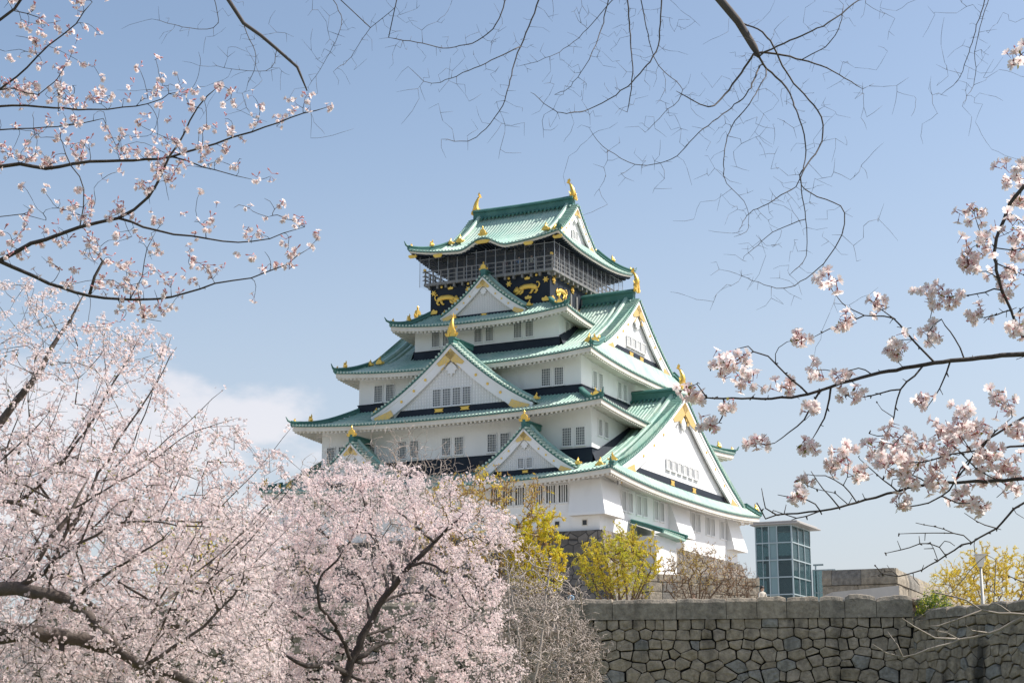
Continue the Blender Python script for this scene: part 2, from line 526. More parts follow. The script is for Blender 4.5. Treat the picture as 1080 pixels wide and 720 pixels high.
def gable(fr, prof, tmax, yf, zb, bw=.85, k=1.0, band=.85, lattice=True, wins=0, wme=None, face='front', origin=None, deep=.6, crest=1.0, fishy=False, name='gable_wall', plates=2):
    ts = np.linspace(0, tmax, 15)
    def both(c): return [(x, z) for x, z in c], [(-x, z) for x, z in c]
    # wall
    inner = offset_curve(prof, ts, .25)
    pts = [(x, z) for x, z in inner if z > zb]
    poly = [(-x, z) for x, z in pts[::-1]] + [(x, z) for x, z in pts]
    xm = max(p[0] for p in pts)
    poly = [(-xm, zb - .3)] + poly + [(xm, zb - .3)]
    w = MB()
    w.prism(poly, yf - deep - .3, yf - deep, 0, fr)
    if lattice:
        cin = np.array(offset_curve(prof, ts, bw + .05))
        def ztop(x): return float(np.interp(abs(x), cin[:, 0], cin[:, 1], left=cin[0, 1], right=-1e3))
        st = .30 * k
        n = int(xm / st)
        for i in range(-n, n + 1):
            x = i * st; zt = ztop(x)
            if zt > zb + band + .15: w.box(x - .045 * k, x + .045 * k, yf - deep + .002, yf - deep + .05, zb + band, zt, 1, fr)
        z = zb + band + st
        while z < cin[0, 1]:
            xs = float(np.interp(-z, -cin[:, 1], cin[:, 0]))
            if xs > .3: w.box(-xs, xs, yf - deep + .002, yf - deep + .04, z - .04 * k, z + .04 * k, 1, fr)
            z += st
    root = w.build(name, [M['plaster'], M['lattice']], castle)
    # bargeboards
    m = MB()
    o0 = offset_curve(prof, ts, .10); o1 = offset_curve(prof, ts, lambda t: .10 + bw * (1 + .25 * t / tmax))
    o2 = offset_curve(prof, ts, lambda t: .10 + bw * .28)
    for sg in (1, -1):
        def rows(ca, cb, y0, y1):
            return [[fr(sg * p[0], y0, p[1]) for p in ca], [fr(sg * p[0], y0, p[1]) for p in cb], [fr(sg * p[0], y1, p[1]) for p in cb], [fr(sg * p[0], y1, p[1]) for p in ca], [fr(sg * p[0], y0, p[1]) for p in ca]]
        m.grid(rows(o0, o1, yf, yf - .2), 0)
        m.grid(rows(o0, o2, yf + .07, yf + .002), 0)
        # soffit closing the depth between board and wall
        m.grid([[fr(sg * p[0], yf - .2, p[1]) for p in o0], [fr(sg * p[0], yf - deep, p[1]) for p in o0]], 0)
    m.build('bargeboard', M['plaster'], root)
    # gold fittings, each plate a part of its own
    def gp(nm, t0, t1, d0, d1, sides, n=6, g=None):
        tt = np.linspace(t0, t1, n)
        a = offset_curve(prof, tt, d0); b = offset_curve(prof, tt, d1)
        own = g is None
        for sg in sides:
            if own: g = MB()
            g.prism([(sg * x, z) for x, z in a] + [(sg * x, z) for x, z in b[::-1]], yf + .003, yf + .06, 0, fr)
            if own: g.build(nm, M['openwork'], root)
    L = tmax
    g = MB()
    gp('', .0, .20 * L, .10 + bw * .32, lambda t: .10 + bw * (1.15 - .5 * max(0, t - .12 * L) / (.08 * L)), (1, -1), g=g)
    ax, az = prof(0)
    zp = az - .10 - bw * 1.25
    for i in range(3):
        for sg in (-1, 1):
            x = sg * (.16 + .42 * i) * k; z = zp - .04 - (.10 + .50 * i) * k * .8
            g.prism([(x + .24 * k * cos(2 * pi * j / 8), z + .30 * k * sin(2 * pi * j / 8)) for j in range(8)], yf - .12, yf - .02, 0, fr)
    g.build('apex_fitting', M['openwork'], root)
    gp('foot_fitting', .78 * L, .97 * L, lambda t: .10 + bw * (.62 - 1.7 * (t - .78 * L) / L), lambda t: .10 + bw * (1.25 + .03 * t), (1, -1))
    for t in (.36, .50, .65):
        c = offset_curve(prof, [t * L, t * L + .01], .10 + bw * .62)[0]
        for sg in (1, -1):
            g = MB()
            g.prism([(sg * c[0] + .13 * k * cos(2 * pi * i / 10), c[1] + .13 * k * sin(2 * pi * i / 10)) for i in range(10)], yf + .003, yf + .07, 0, fr)
            g.build('boss', M['gold'], root)
    if band > .1:
        xb = float(np.interp(-(zb + band), -np.array([p[1] for p in o1]), [p[0] for p in o1]))
        for i in range(plates):
            x = xb * ((i + 1) / (plates + 1) * 2 - 1) * .75
            g = MB()
            g.prism([(x - .5 * k, zb + .22 * band), (x - .35 * k, zb + .5 * band), (x - .5 * k, zb + .8 * band), (x + .5 * k, zb + .8 * band), (x + .35 * k, zb + .5 * band), (x + .5 * k, zb + .22 * band)], yf - .343, yf - .28, 0, fr)
            g.build('foot_board_plate', M['gold'], root)
    # white pendant under the apex
    q = MB()
    pend = [(-.55, 0), (-.75, -.35), (-.45, -.55), (-.5, -.9), (-.15, -.85), (0, -1.3), (.15, -.85), (.5, -.9), (.45, -.55), (.75, -.35), (.55, 0), (0, .5)]
    zc = zp - .9 * k
    q.prism([(x * k * .8, zc + z * k * .8) for x, z in pend], yf - .28, yf - .12, 0, fr)
    q.build('pendant', M['plaster'], root)
    # lacquered board along the foot
    if band > .1:
        nb = MB()
        x0 = float(np.interp(-zb, -np.array([p[1] for p in o1]), [p[0] for p in o1])) if zb > o1[-1][1] else o1[-1][0]
        nb.prism([(-x0, zb - .35), (-xb, zb + band), (xb, zb + band), (x0, zb - .35)], yf - deep - .05, yf - .345, 0, fr)
        nb.build('foot_board', M['navy'], root)
    for i in range(wins):
        ww = wme[1]
        x = (i - (wins - 1) / 2) * ww
        c = fr(x, yf - deep + .052, zb + band + wme[2])
        o = link_mesh('window', wme[0], root, c, 0 if face == 'front' else pi / 2)
    # crest
    c = fr(0, yf - .15, az + wme[3] if wme else az + .3)
    o = orn('ridge_crest', CREST, root, c, 0 if face == 'front' else (pi / 2 if face == 'right' else -pi / 2), crest)
    if fishy:
        c = fr(0, yf - .35, az + (wme[3] if wme else .3) + .55 * crest)
        orn('ridge_figure', FISH, root, c, -pi / 2 if face == 'front' else (0 if face == 'right' else pi), crest * .75)
    return root

def verge(mb, fr, prof, tmax, ye, w=.95, up=.10, t0=.0):
    """tile courses laid across the gable edge of a roof and the ridge running down beside them; mats 0 tile 1 end 2 ridge"""
    ts = np.linspace(t0, tmax, 60); pts = np.array([prof(t) for t in ts])
    s = np.concatenate([[0], np.cumsum(np.linalg.norm(np.diff(pts, axis=0), axis=1))])
    n = int(s[-1] / .40)
    for sg in (1, -1):
        A = [fr(sg * x, ye + .12, z + up) for x, z in pts[::4]]; B = [fr(sg * x, ye - w, z + up + .05) for x, z in pts[::4]]
        C = [fr(sg * x, ye + .12, z - .14) for x, z in pts[::4]]
        mb.grid([C, A, B], 2)
        for i in range(1, n):
            x = float(np.interp(i * .40, s, pts[:, 0])); z = float(np.interp(i * .40, s, pts[:, 1]))
            mb.tube([fr(sg * x, ye - w, z + up + .08), fr(sg * x, ye + .20, z + up + .02)], .115, 6, 1)
        for yy, ww, hh in ((ye - w - .22, .30, .42), (ye - w - 1.0, .20, .26)):
            if ye - w - 1.0 == yy and w < .9: continue
            path = [fr(sg * x, yy, z + .02) for x, z in pts[::4]]
            mb.sweep(path, [(-ww * .7, 0), (-ww * .7, hh * .6), (-ww * .4, hh), (ww * .4, hh), (ww * .7, hh * .6), (ww * .7, 0)], 3)

ROOFM = [M['copper'], M['copper_pale'], M['copper_dark'], M['copper']]

def make_roof(T, dark=False, bump=None, fas=.40, label=None, hip_gold=.72):
    rb = MB()
    for sd_ in SIDES: roof_slope(rb, T, sd_, bump=bump if sd_ in ('front', 'back') else None)
    root = rb.build('tiled_roof', ROOFM, castle)
    if label: root['label'] = label
    e = MB()
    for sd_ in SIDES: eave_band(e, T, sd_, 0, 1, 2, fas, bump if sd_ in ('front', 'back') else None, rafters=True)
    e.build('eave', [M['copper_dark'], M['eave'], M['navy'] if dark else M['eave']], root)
    # hips
    for su in (1, -1):
        for sv in (1, -1):
            ts = np.linspace(T.tg if T.irimoya else 0, 1, 12)
            pts = []
            for t in ts:
                A, B = T.lim('front', t)
                pts.append((su * A, sv * B, T.z(t) + T.rise(1, t) + .03))
            h = MB()
            h.sweep(pts, ridge_prof(.26, .42), 0)
            # upturned tip
            d = np.array(pts[-1]) - np.array(pts[-2]); d[2] = 0; d /= np.linalg.norm(d)
            p = np.array(pts[-1])
            h.tube([p + d * -.1 + (0, 0, .25), p + d * .30 + (0, 0, .42), p + d * .52 + (0, 0, .78)], [.13, .10, .03], 6, 0)
            h.build('hip_ridge', M['copper_dark'], root)
            if hip_gold and sv < 0 or su > 0:
                i = hip_gold * 11; j = int(i)
                q = np.array(pts[j]) * (1 - i + j) + np.array(pts[j + 1]) * (i - j)
                orn('hip_ornament', HIPC, root, (q[0], q[1], q[2] + .36), atan2(sv * (T.b), su * T.a) + pi / 2, .9)
                orn('hip_ornament', HIPC, root, (p[0] - d[0] * .35, p[1] - d[1] * .35, p[2] + .30), atan2(sv * (T.b), su * T.a) + pi / 2, .5)
    return root

def main_ridge(root, T, ue, h, fish=False):
    m = MB()
    us = np.linspace(-ue, ue, 25)
    m.sweep([(u, 0, T.zr - .12 + .10 * (abs(u) / ue) ** 2) for u in us], ridge_prof(.46, h), 0)
    for sg in (-1, 1):                                       # rows of round tiles under the ridge courses
        for k in range(int(2 * ue / .46)):
            u = -ue + (k + .5) * .46
            m.tube([(u, sg * .30, T.zr - .02), (u, sg * .75, T.zr - .30)], .12, 6, 1)
    m.build('ridge', [M['copper_dark'], M['copper_dark']], root)

# tier data (heights over eye level)
T5 = Tier(8.33, 9.35, 45.34, .8, 6.3, 7.3, zr=51.45, ug=6.1, tg=.50, c=.6)
T4 = Tier(9.7, 10.5, 37.64, .6, 7.89, 8.53, ai=6.5, bi=7.6, zi=39.55, c=.35)
T3 = Tier(13.68, 14.08, 32.57, .6, 11.87, 12.38, zr=40.75, ug=12.65, tg=.64, c=.5)
T2 = Tier(16.18, 17.66, 26.97, .6, 14.13, 15.29, ai=11.8, bi=12.3, zi=29.35, c=.35)
T1 = Tier(18.0, 20.0, 20.36, .7, 16.0, 18.0, zr=30.55, ug=17.25, tg=.862, c=.34)

def kbump(s, t):
    k = max(0.0, (t - .5) / .5)
    return 1.0 * (cos(pi / 2 * s / 2.7) ** 2 if abs(s) < 2.7 else 0) * k ** 1.3

r5 = make_roof(T5, dark=True, bump=kbump, fas=.20, label='topmost roof with a curved gable over the balcony', hip_gold=.45)
r4 = make_roof(T4, hip_gold=0.55)
r3 = make_roof(T3)
r2 = make_roof(T2)
r1 = make_roof(T1)
main_ridge(r5, T5, 5.75, 1.05); main_ridge(r3, T3, 12.2, 1.1); main_ridge(r1, T1, 16.8, 1.0)
for sg in (-1, 1):
    orn('golden_fish', FISH, r5, (sg * 5.4, 0, 52.35), 0 if sg > 0 else pi, .92)
orn('gable_crest', CREST, r5, (0, -9.2, 46.55), 0, .8)
# gold plates hung under the top eave
for u, z in ((0, 45.75), (-5.0, 44.95), (5.0, 44.95), (-8.0, 45.3), (8.0, 45.3)):
    g = MB(); w = .75 if u == 0 else .45
    g.prism([(-w, .35), (-w * 1.15, .2), (-w * .7, 0), (w * .7, 0), (w * 1.15, .2), (w, .35)], -.06, .06)
    o = g.build('eave_plate', M['gold'], r5); o.location = (u, -9.22 if abs(u) < 7 else -9.0, z)

# hip-and-gable ends
RT = {id(T5): r5, id(T3): r3, id(T1): r1}
for T, vm, wm, wins, band, wb, cr, fishy, deep in ((T5, 0, (WING, .75, .25, .55), 2, .0, .62, .6, False, .4), (T3, 0, (WINW, 1.25, .35, .75), 4, .65, .95, 1.15, True, .42), (T1, 0, (WINW, 1.5, .75, .70), 6, .8, 1.15, 1.15, True, .45)):
    for face in ('right', 'left'):
        sg = 1 if face == 'right' else -1
        fr = (lambda sg: (lambda x, y, z: (sg * y, sg * x, z)))(sg)
        prof = (lambda T: (lambda t: (T.b * t, T.z(t))))(T)
        vb = MB()
        verge(vb, fr, prof, T.tg + .02, T.ug, 1.0 if T is not T5 else .8)
        vb.build('verge', [M['copper'], M['copper'], M['copper_dark'], M['copper']], RT[id(T)])
        zb = T.z(T.tg) + .05
        gable(fr, prof, T.tg, T.ug, zb, wb, 1.0 if T is not T5 else .6, band, False, wins if face == 'right' else 0, wm, face, deep=deep, crest=cr, fishy=fishy and face == 'right')
        for sv in (-1, 1):
            orn('verge_ornament', HIPC, RT[id(T)], (sg * (T.ug - 1.25), sv * T.b * (T.tg + .03), T.z(T.tg + .03) + .3), 0, 1.0)
            orn('verge_ornament', HIPC, RT[id(T)], (sg * (T.ug - .2), sv * T.b * (T.tg + .035), T.z(T.tg + .035) + .25), 0, .8)

# triangular dormer gables on the left face
def dormer(uc, vf, za, zf, hw, vback, c=.34, wb=.7, k=.9, wins=0, wm=None, band=.7, cr=1.0, fishy=False, plates=2):
    fr = lambda x, y, z: (uc + x, -y, z)
    prof = lambda t: (hw * t, za - (za - zf) * (t + c * t * (1 - t)))
    root = gable(fr, prof, 1.0, vf, zf - .22, wb, k, band, True, wins, wm, 'front', crest=cr, fishy=fishy, plates=plates, deep=.36)
    m = MB()
    pitch = .42; n = int((vf - vback) / pitch)
    for sg in (1, -1):
        cols = []
        for i in range(n):
            for o, h in ((0, 0), (.46, 0), (.55, .08), (.73, .12), (.91, .08)):
                y = vf - (i + o) * pitch
                cols.append([fr(sg * prof(t)[0], y, prof(t)[1] + h) for t in np.linspace(0, 1.02, 10)])
        m.grid(cols, 0)
    verge(m, fr, prof, 1.02, vf, .75)
    m.sweep([fr(0, y, za + .02) for y in np.linspace(vf - .05, vback, 8)], ridge_prof(.36, .62), 2)
    m.build('dormer_roof', ROOFM, root)
    for sg in (-1, 1):
        orn('foot_ornament', HIPC, root, fr(sg * hw * .985, vf - .75, zf + .35), 0, .75)
    return root
dormer(0, 9.15, 42.55, 38.75, 4.75, 6.0, wb=.60, k=.62, band=.28, cr=.75, wm=(WING, .7, .2, .50), plates=1)
dormer(0, 15.55, 34.45, 28.15, 8.6, 11.5, wb=.95, k=1.0, wins=4, wm=(WIN, 1.05, .05, .62), band=.55, cr=1.05, fishy=True)
for uc in (8.95, -8.95):
    dormer(uc, 18.4, 25.4, 21.45, 4.95, 15.0, wb=.62, k=.62, wins=2, wm=(WING, .85, .08, .45), band=.38, cr=.85, plates=1)

# storeys
def skirt_band(root, aw, bw, z0, z1, roofT=None):
    m = MB()
    m.box(-aw - .07, aw + .07, -bw - .07, bw + .07, z0, z1, 0)
    m.box(-aw - .13, aw + .13, -bw - .13, bw + .13, z1, z1 + .07, 0)
    if roofT is not None:
        for sg in (1, -1):
            for s2 in (1, -1):
                lo = []; hi = []; to = []
                for k in np.linspace(0, 1, 22):
                    v = s2 * bw * (1 - .62 * k); z = roofT.z(abs(v) / roofT.b); h = .9 * (1 - k) ** .5
                    lo.append((sg * (aw + .10 + .35 * (1 - k)), v, z + .10)); hi.append((sg * (aw + .08), v, z + .10 + h)); to.append((sg * (aw - .05), v, z + .10 + h))
                m.grid([lo, hi, to], 0)
    m.build('skirting', M['navy'], root)

def box_wall(name, aw, bw, z0, z1, mats=None):
    m = MB(); m.box(-aw, aw, -bw, bw, z0, z1)
    return m.build(name, mats or M['plaster'], castle)

w4 = box_wall('storey_wall', 7.89, 8.53, 33.5, 38.1); skirt_band(w4, 7.89, 8.53, 33.6, 35.6, T3)
w3 = box_wall('storey_wall', 11.87, 12.38, 27.9, 33.1); skirt_band(w3, 11.87, 12.38, 28.0, 29.95)
w2 = box_wall('storey_wall', 14.13, 15.29, 20.6, 27.4); skirt_band(w2, 14.13, 15.29, 20.7, 23.55, T1)
w1 = box_wall('storey_wall', 16.0, 18.0, 15.95, 21.0)
for c in (-4.9, -.15, 4.15):
    for d in (-.62, .62): put_win(WIN, w4, 'front', c + d, 8.53, 35.98, .92)
for d in (-6.8, -5.6): put_win(WIN, w4, 'right', d, 7.89, 36.0, .9)
for c in (-9.0, 9.0):
    for d in (-.66, .66): put_win(WIN, w3, 'front', c + d, 12.38, 30.12)
for c in (-8.7, -2.8, 2.9, 8.7):
    for d in (-.68, .68): put_win(WIN, w3, 'right', c + d, 11.87, 30.15)
for c in (-12.4, -9.3, -4.55, .17, 4.9, 12.4):
    for d in (-.66, .66): put_win(WIN, w2, 'front', c + d, 15.29, 23.85)
for c in (-12.8, 12.8):
    for d in (-.7, .7): put_win(WIN, w2, 'right', c + d, 14.13, 24.9, .9)
for g0 in (11.4, 7.2, -7.2, -11.4):
    for d in (-1.2, 0, 1.2):
        put_win(WINB, w1, 'front', g0 + d, 18.0, 18.45)
for c in (-12.0, -8.5, -4.3, 5.5, 9.7, 13.9):
    for d in (-.75, .75): put_win(WINS, w1, 'right', c + d, 16.0, 18.15)

# stone-drop bays: sloped boxes flaring outward
def bay(parent, poly_uv, out_uv, z0, zb, z1):
    """poly_uv footprint at the top, out_uv at the bottom"""
    m = MB(); n = len(poly_uv)
    rows = [[(u, v, z1) for u, v in poly_uv], [(u, v, zb) for u, v in out_uv], [(u, v, z0) for u, v in out_uv]]
    m.grid(rows, 0, close=True)
    m.add([(u, v, z0) for u, v in out_uv], [list(range(n))], 1)
    return m.build('stone_drop_bay', [M['plaster'], M['eave']], parent)
for su in (1, -1):
    for sv in (-1, 1):
        bay(w1, [(su * 13.4, sv * 17.9), (su * 13.4, sv * 18.12), (su * 16.12, sv * 18.12), (su * 16.12, sv * 14.6), (su * 15.9, sv * 14.6)],
            [(su * 13.4, sv * 17.9), (su * 13.4, sv * 18.85), (su * 16.85, sv * 18.85), (su * 16.85, sv * 14.6), (su * 15.9, sv * 14.6)], 17.22, 17.42, 20.35)
bay(w1, [(15.9, -1.7), (16.12, -1.7), (16.12, 2.4), (15.9, 2.4)], [(15.9, -1.7), (17.1, -1.7), (17.1, 2.4), (15.9, 2.4)], 17.0, 17.3, 20.3)
# gun loops
for u in (14.6, 12.0, 10.9, 8.2, 6.6):
    m = MB(); m.box(-.2, .2, -.03, 0, 0, .42, 0); m.box(-.27, .27, -.05, -.0, -.07, -.002, 1); m.box(-.27, .27, -.05, 0, .422, .49, 1)
    m.box(-.27, -.202, -.05, 0, -.002, .422, 1); m.box(.202, .27, -.05, 0, -.002, .422, 1)
    o = m.build('gun_loop', [M['darkpane'], M['eave']], w1); o.location = (u, -18.004, 16.45)
for u in (-2.8, -1.6, 3.2, 7.4, -6.8, -8.0):
    m = MB(); m.box(-.22, .22, -.03, 0, 0, .32, 0)
    o = m.build('gun_loop', [M['darkpane']], w2); o.location = (u, -15.365, 22.85)

# ---- black top storey with gilded reliefs, balcony and bird net
top = box_wall('top_storey_wall', 6.6, 7.75, 37.8, 42.6, M['navy'])
m = MB()
m.box(-5.3, 5.3, -6.3, 6.3, 42.6, 46.6, 0)
for s in range(9):
    x = -4.7 + s * 1.175
    m.box(x - .09, x + .09, -6.38, -6.302, 42.7, 45.5, 1)
    y = -5.7 + s * 1.42
    m.box(5.302, 5.38, y - .09, y + .09, 42.7, 45.5, 1)
for z in (43.95, 45.2):
    m.box(-5.32, 5.32, -6.36, -6.303, z, z + .14, 1); m.box(5.303, 5.36, -6.3, 6.3, z, z + .14, 1)
for s in range(8):
    x = -4.11 + s * 1.175
    if s % 2 == 0: m.box(x - .42, x + .42, -6.33, -6.301, 42.75, 43.9, 2)
    y = -4.99 + s * 1.42
    m.box(5.301, 5.33, y - .5, y + .5, 42.75, 43.9, 2)
m.build('viewing_room_wall', [M['navy'], M['lacquer_rail'], M['darkpane']], top)

TIG = [(-1.45, .12), (-1.62, .32), (-1.55, .55), (-1.35, .72), (-1.28, .92), (-1.12, .84), (-.98, .98), (-.88, .80), (-.60, .92), (-.2, 1.02), (.3, 1.0), (.7, .98), (1.0, .86), (1.12, 1.1), (1.05, 1.38), (1.2, 1.5), (1.36, 1.36), (1.36, 1.02), (1.22, .7), (1.26, .42), (1.12, .22), (1.35, .06), (1.32, -.08), (.92, -.08), (.88, .14), (.62, .22), (.3, .18), (-.05, .24), (-.42, .20), (-.55, 0), (-.52, -.12), (-.98, -.12), (-.96, 0), (-.82, .1), (-.95, .28), (-1.15, .16), (-1.3, .06)]
def tiger_mesh():
    m = MB()
    m.tube([(-1.05, 0, .50), (-.75, 0, .66), (-.35, 0, .78), (.1, 0, .80), (.55, 0, .78), (.9, 0, .64), (1.08, 0, .44)], [.20, .29, .31, .29, .32, .30, .16], 10)
    m.tube([(-1.0, 0, .55), (-1.2, 0, .52), (-1.42, 0, .46), (-1.58, 0, .38), (-1.68, 0, .34)], [.20, .29, .28, .19, .08], 10)
    for x in (-1.22, -1.38): m.tube([(x, 0, .70), (x + .02, 0, .84), (x + .04, 0, .90)], [.08, .06, .02], 6)
    for p in ([(-.85, .5), (-1.05, .25), (-1.3, .06), (-1.5, .02)], [(-.6, .5), (-.62, .22), (-.85, .04), (-1.02, .02)], [(.7, .55), (.55, .25), (.42, .05), (.22, .02)], [(.98, .5), (1.16, .26), (1.0, .06), (.8, .02)]):
        m.tube([(x, 0, z) for x, z in p], [.20, .15, .12, .09], 8)
    m.tube([(1.08, 0, .5), (1.34, 0, .62), (1.46, 0, .9), (1.36, 0, 1.16), (1.16, 0, 1.22), (1.08, 0, 1.10)], [.10, .085, .085, .08, .08, .05], 7)
    m.v = [(x, min(y, .2) * .5 - .06, z) for x, y, z in m.v]
    return m.mesh('tiger', M['gold'], True)
TIGER = tiger_mesh()
def relief(me, face, along, z, s, flip=1):
    if face == 'front': o = link_mesh('tiger_relief', me, top, (along, -7.76, z), 0)
    else: o = link_mesh('tiger_relief', me, top, (6.61, along, z), pi / 2)
    o.scale = (s * flip, s, s)
    return o
relief(TIGER, 'front', -4.8, 40.45, .88, -1); relief(TIGER, 'front', 4.2, 40.5, .9)
relief(TIGER, 'right', -5.1, 40.4, .82); relief(TIGER, 'right', 4.6, 40.4, .82, -1)
# gilded studs, bracket plates and corner fittings
def flower_mesh():
    m = MB()
    m.prism([(.34 * (1 if i % 2 == 0 else .5) * cos(2 * pi * i / 12), .34 * (1 if i % 2 == 0 else .5) * sin(2 * pi * i / 12)) for i in range(12)], -.1, 0)
    m.prism([(.13 * cos(2 * pi * i / 8), .13 * sin(2 * pi * i / 8)) for i in range(8)], -.16, -.101)
    return m.mesh('flower_plate', M['gold'])
def plate_mesh():
    m = MB(); m.prism([(-.42, .06), (-.34, .2), (-.16, .18), (0, .34), (.16, .18), (.34, .2), (.42, .06), (.3, -.12), (-.3, -.12)], -.09, 0)
    return m.mesh('bracket_plate', M['gold'])
def stud_mesh():
    m = MB(); m.prism([(.13 * cos(2 * pi * i / 8), .13 * sin(2 * pi * i / 8)) for i in range(8)], -.12, 0)
    return m.mesh('stud', M['gold'])
FLW, PLT, STD = flower_mesh(), plate_mesh(), stud_mesh()
def gild(name, me, face, along, z, s=1.0):
    if face == 'front': o = link_mesh(name, me, top, (along, -7.77, z), 0)
    else: o = link_mesh(name, me, top, (6.62, along, z), pi / 2)
    o.scale = (s, 1, s)
for i, x in enumerate((-6.2, -2.3, 2.2, 6.2)): gild('flower_plate', FLW, 'front', x, 41.7, 1.0)
for x in (-4.3, 0, 4.2): gild('bracket_plate', PLT, 'front', x, 42.0, .75)
for i in range(8): gild('stud', STD, 'front', -5.3 + i * 1.5, 42.25)
for x in (-6.2, 6.2): gild('corner_plate', PLT, 'front', x, 39.7, 1.1)
gild('name_plate', PLT, 'front', 4.3, 40.05, .9)
for y in (-7.0, -2.6, 2.6, 7.0): gild('flower_plate', FLW, 'right', y, 41.75, 1.2)
for i in range(10): gild('stud', STD, 'right', -6.6 + i * 1.45, 42.25)
for y in (-7.2, -3.2, -.8, 1.6): gild('corner_plate', PLT, 'right', y, 39.9, .9)
m = MB()
for y in (-3.0, -1.6, -.2, 1.2, 2.6): m.box(6.605, 6.72, y - .16, y + .16, 38.6, 41.3, 0)
m.build('pilaster', M['rail'], top)

bal = MB()
bal.box(-7.15, 7.15, -8.2, 8.2, 42.45, 42.72, 0)
for s in range(15):
    x = -6.6 + s * .943
    bal.box(x - .1, x + .1, -8.12, -7.3, 42.1, 42.449, 0)
    y = -7.6 + s * 1.086
    bal.box(6.3, 7.08, y - .1, y + .1, 42.1, 42.449, 0)
balc = bal.build('balcony', M['rail'], castle)
ra = MB()
for z in (43.05, 43.45, 43.9):
    h = .07 if z < 43.8 else .1
    for s in (-1, 1):
        ra.box(-7.35, 7.35, s * 8.08 - .05, s * 8.08 + .05, z, z + h); ra.box(s * 7.03 - .05, s * 7.03 + .05, -8.35, 8.35, z + .001, z + h + .001)
for s in range(17):
    x = -7.03 + s * 14.06 / 16
    for q in (-1, 1): ra.box(x - .07, x + .07, q * 8.08 - .065, q * 8.08 + .065, 42.7, 44.0 if s % 4 == 0 else 43.9)
    y = -8.08 + s * 16.16 / 16
    for q in (-1, 1): ra.box(q * 7.03 - .066, q * 7.03 + .066, y - .071, y + .071, 42.7, 44.0 if s % 4 == 0 else 43.9)
ra.build('railing', M['rail'], balc)
for q in (-1, 1):
    for sv in (-1, 1): orn('rail_cap', STD, balc, (q * 7.03, sv * 8.15, 44.1), 0, 1.2)
for s in range(15):
    x = -7.45 + s * 14.9 / 14
    for q in (-1, 1):
        pm = MB(); pm.tube([(x, q * 8.5, 42.3), (x, q * 8.5, 45.4)], .028, 5); pm.build('net_post', M['post'], balc)
for s in range(1, 15):
    y = -8.5 + s * 17 / 15
    pm = MB(); pm.tube([(7.45, y, 42.3), (7.45, y, 45.35)], .028, 5); pm.build('net_post', M['post'], balc)
def net_extra(m, t, b, cur):
    tr = t.nodes.new('ShaderNodeBsdfTransparent'); ms = t.nodes.new('ShaderNodeMixShader'); ms.inputs[0].default_value = .90
    t.links.new(b.outputs[0], ms.inputs[1]); t.links.new(tr.outputs[0], ms.inputs[2]); t.links.new(ms.outputs[0], t.nodes['Material Output'].inputs['Surface'])
M['net'] = mat('bird_net', (.34, .36, .40), .8, extra=net_extra)
nm = MB()
ring = [(-7.45, -8.5), (7.45, -8.5), (7.45, 8.5), (-7.45, 8.5)]
nm.grid([[(x, y, 42.35) for x, y in ring], [(x, y, 45.2) for x, y in ring]], 0, close=True)
nm.build('bird_net', M['net'], balc)
wr = MB()
for z in (45.15,):
    wr.tube([(x, y, z) for x, y in ring + ring[:1]], .022, 4)
wr.build('net_wire', M['post'], balc)

# ---- stone base of the tower
def stone_extra(sc_, gap, dark):
    def f(m, t, b, cur):
        L = t.links
        co = t.nodes.new('ShaderNodeTexCoord'); mp_ = t.nodes.new('ShaderNodeMapping'); mp_.inputs['Scale'].default_value = (1, 1, 1.25)
        L.new(co.outputs['Object'], mp_.inputs['Vector'])
        v1 = t.nodes.new('ShaderNodeTexVoronoi'); v1.feature = 'DISTANCE_TO_EDGE'; v1.inputs['Scale'].default_value = sc_
        v2 = t.nodes.new('ShaderNodeTexVoronoi'); v2.inputs['Scale'].default_value = sc_
        for v in (v1, v2): L.new(mp_.outputs[0], v.inputs['Vector'])
        mr = t.nodes.new('ShaderNodeMapRange'); mr.inputs['From Max'].default_value = gap
        L.new(v1.outputs['Distance'], mr.inputs['Value'])
        hs = t.nodes.new('ShaderNodeHueSaturation'); L.new(cur, hs.inputs['Color'])
        sx = t.nodes.new('ShaderNodeSeparateColor'); L.new(v2.outputs['Color'], sx.inputs[0])
        m2 = t.nodes.new('ShaderNodeMapRange'); m2.inputs['To Min'].default_value = .6; m2.inputs['To Max'].default_value = 1.4
        L.new(sx.outputs[0], m2.inputs['Value']); L.new(m2.outputs[0], hs.inputs['Value'])
        mx = t.nodes.new('ShaderNodeMix'); mx.data_type = 'RGBA'; mx.inputs['A'].default_value = (*dark, 1)
        L.new(mr.outputs[0], mx.inputs['Factor']); L.new(hs.outputs[0], mx.inputs['B'])
        L.new(mx.outputs['Result'], b.inputs['Base Color'])
        bp = t.nodes.new('ShaderNodeBump'); bp.inputs['Distance'].default_value = .12; bp.inputs['Strength'].default_value = .5
        L.new(mr.outputs[0], bp.inputs['Height']); L.new(bp.outputs[0], b.inputs['Normal'])
    return f
M['basestone'] = mat('tower_base_stone', (.12, .105, .09), .85, noise=(.9, .8, (.22, .19, .16)), extra=stone_extra(1.15, .07, (.03, .027, .025)))
PLAZA = 4.55
m = MB()
rows = []
for t in np.linspace(0, 1, 10):
    z = 15.95 - t * (15.95 - PLAZA + .5); o = .35 + 4.2 * t ** 1.5 + 1.2 * t
    rows.append([(-16 - o, -18 - o, z), (16 + o, -18 - o, z), (16 + o, 18 + o, z), (-16 - o, 18 + o, z)])
m.grid(rows, 0, close=True)
m.add(rows[0], [[0, 1, 2, 3]], 0)
m.build('stone_base', M['basestone'], castle)
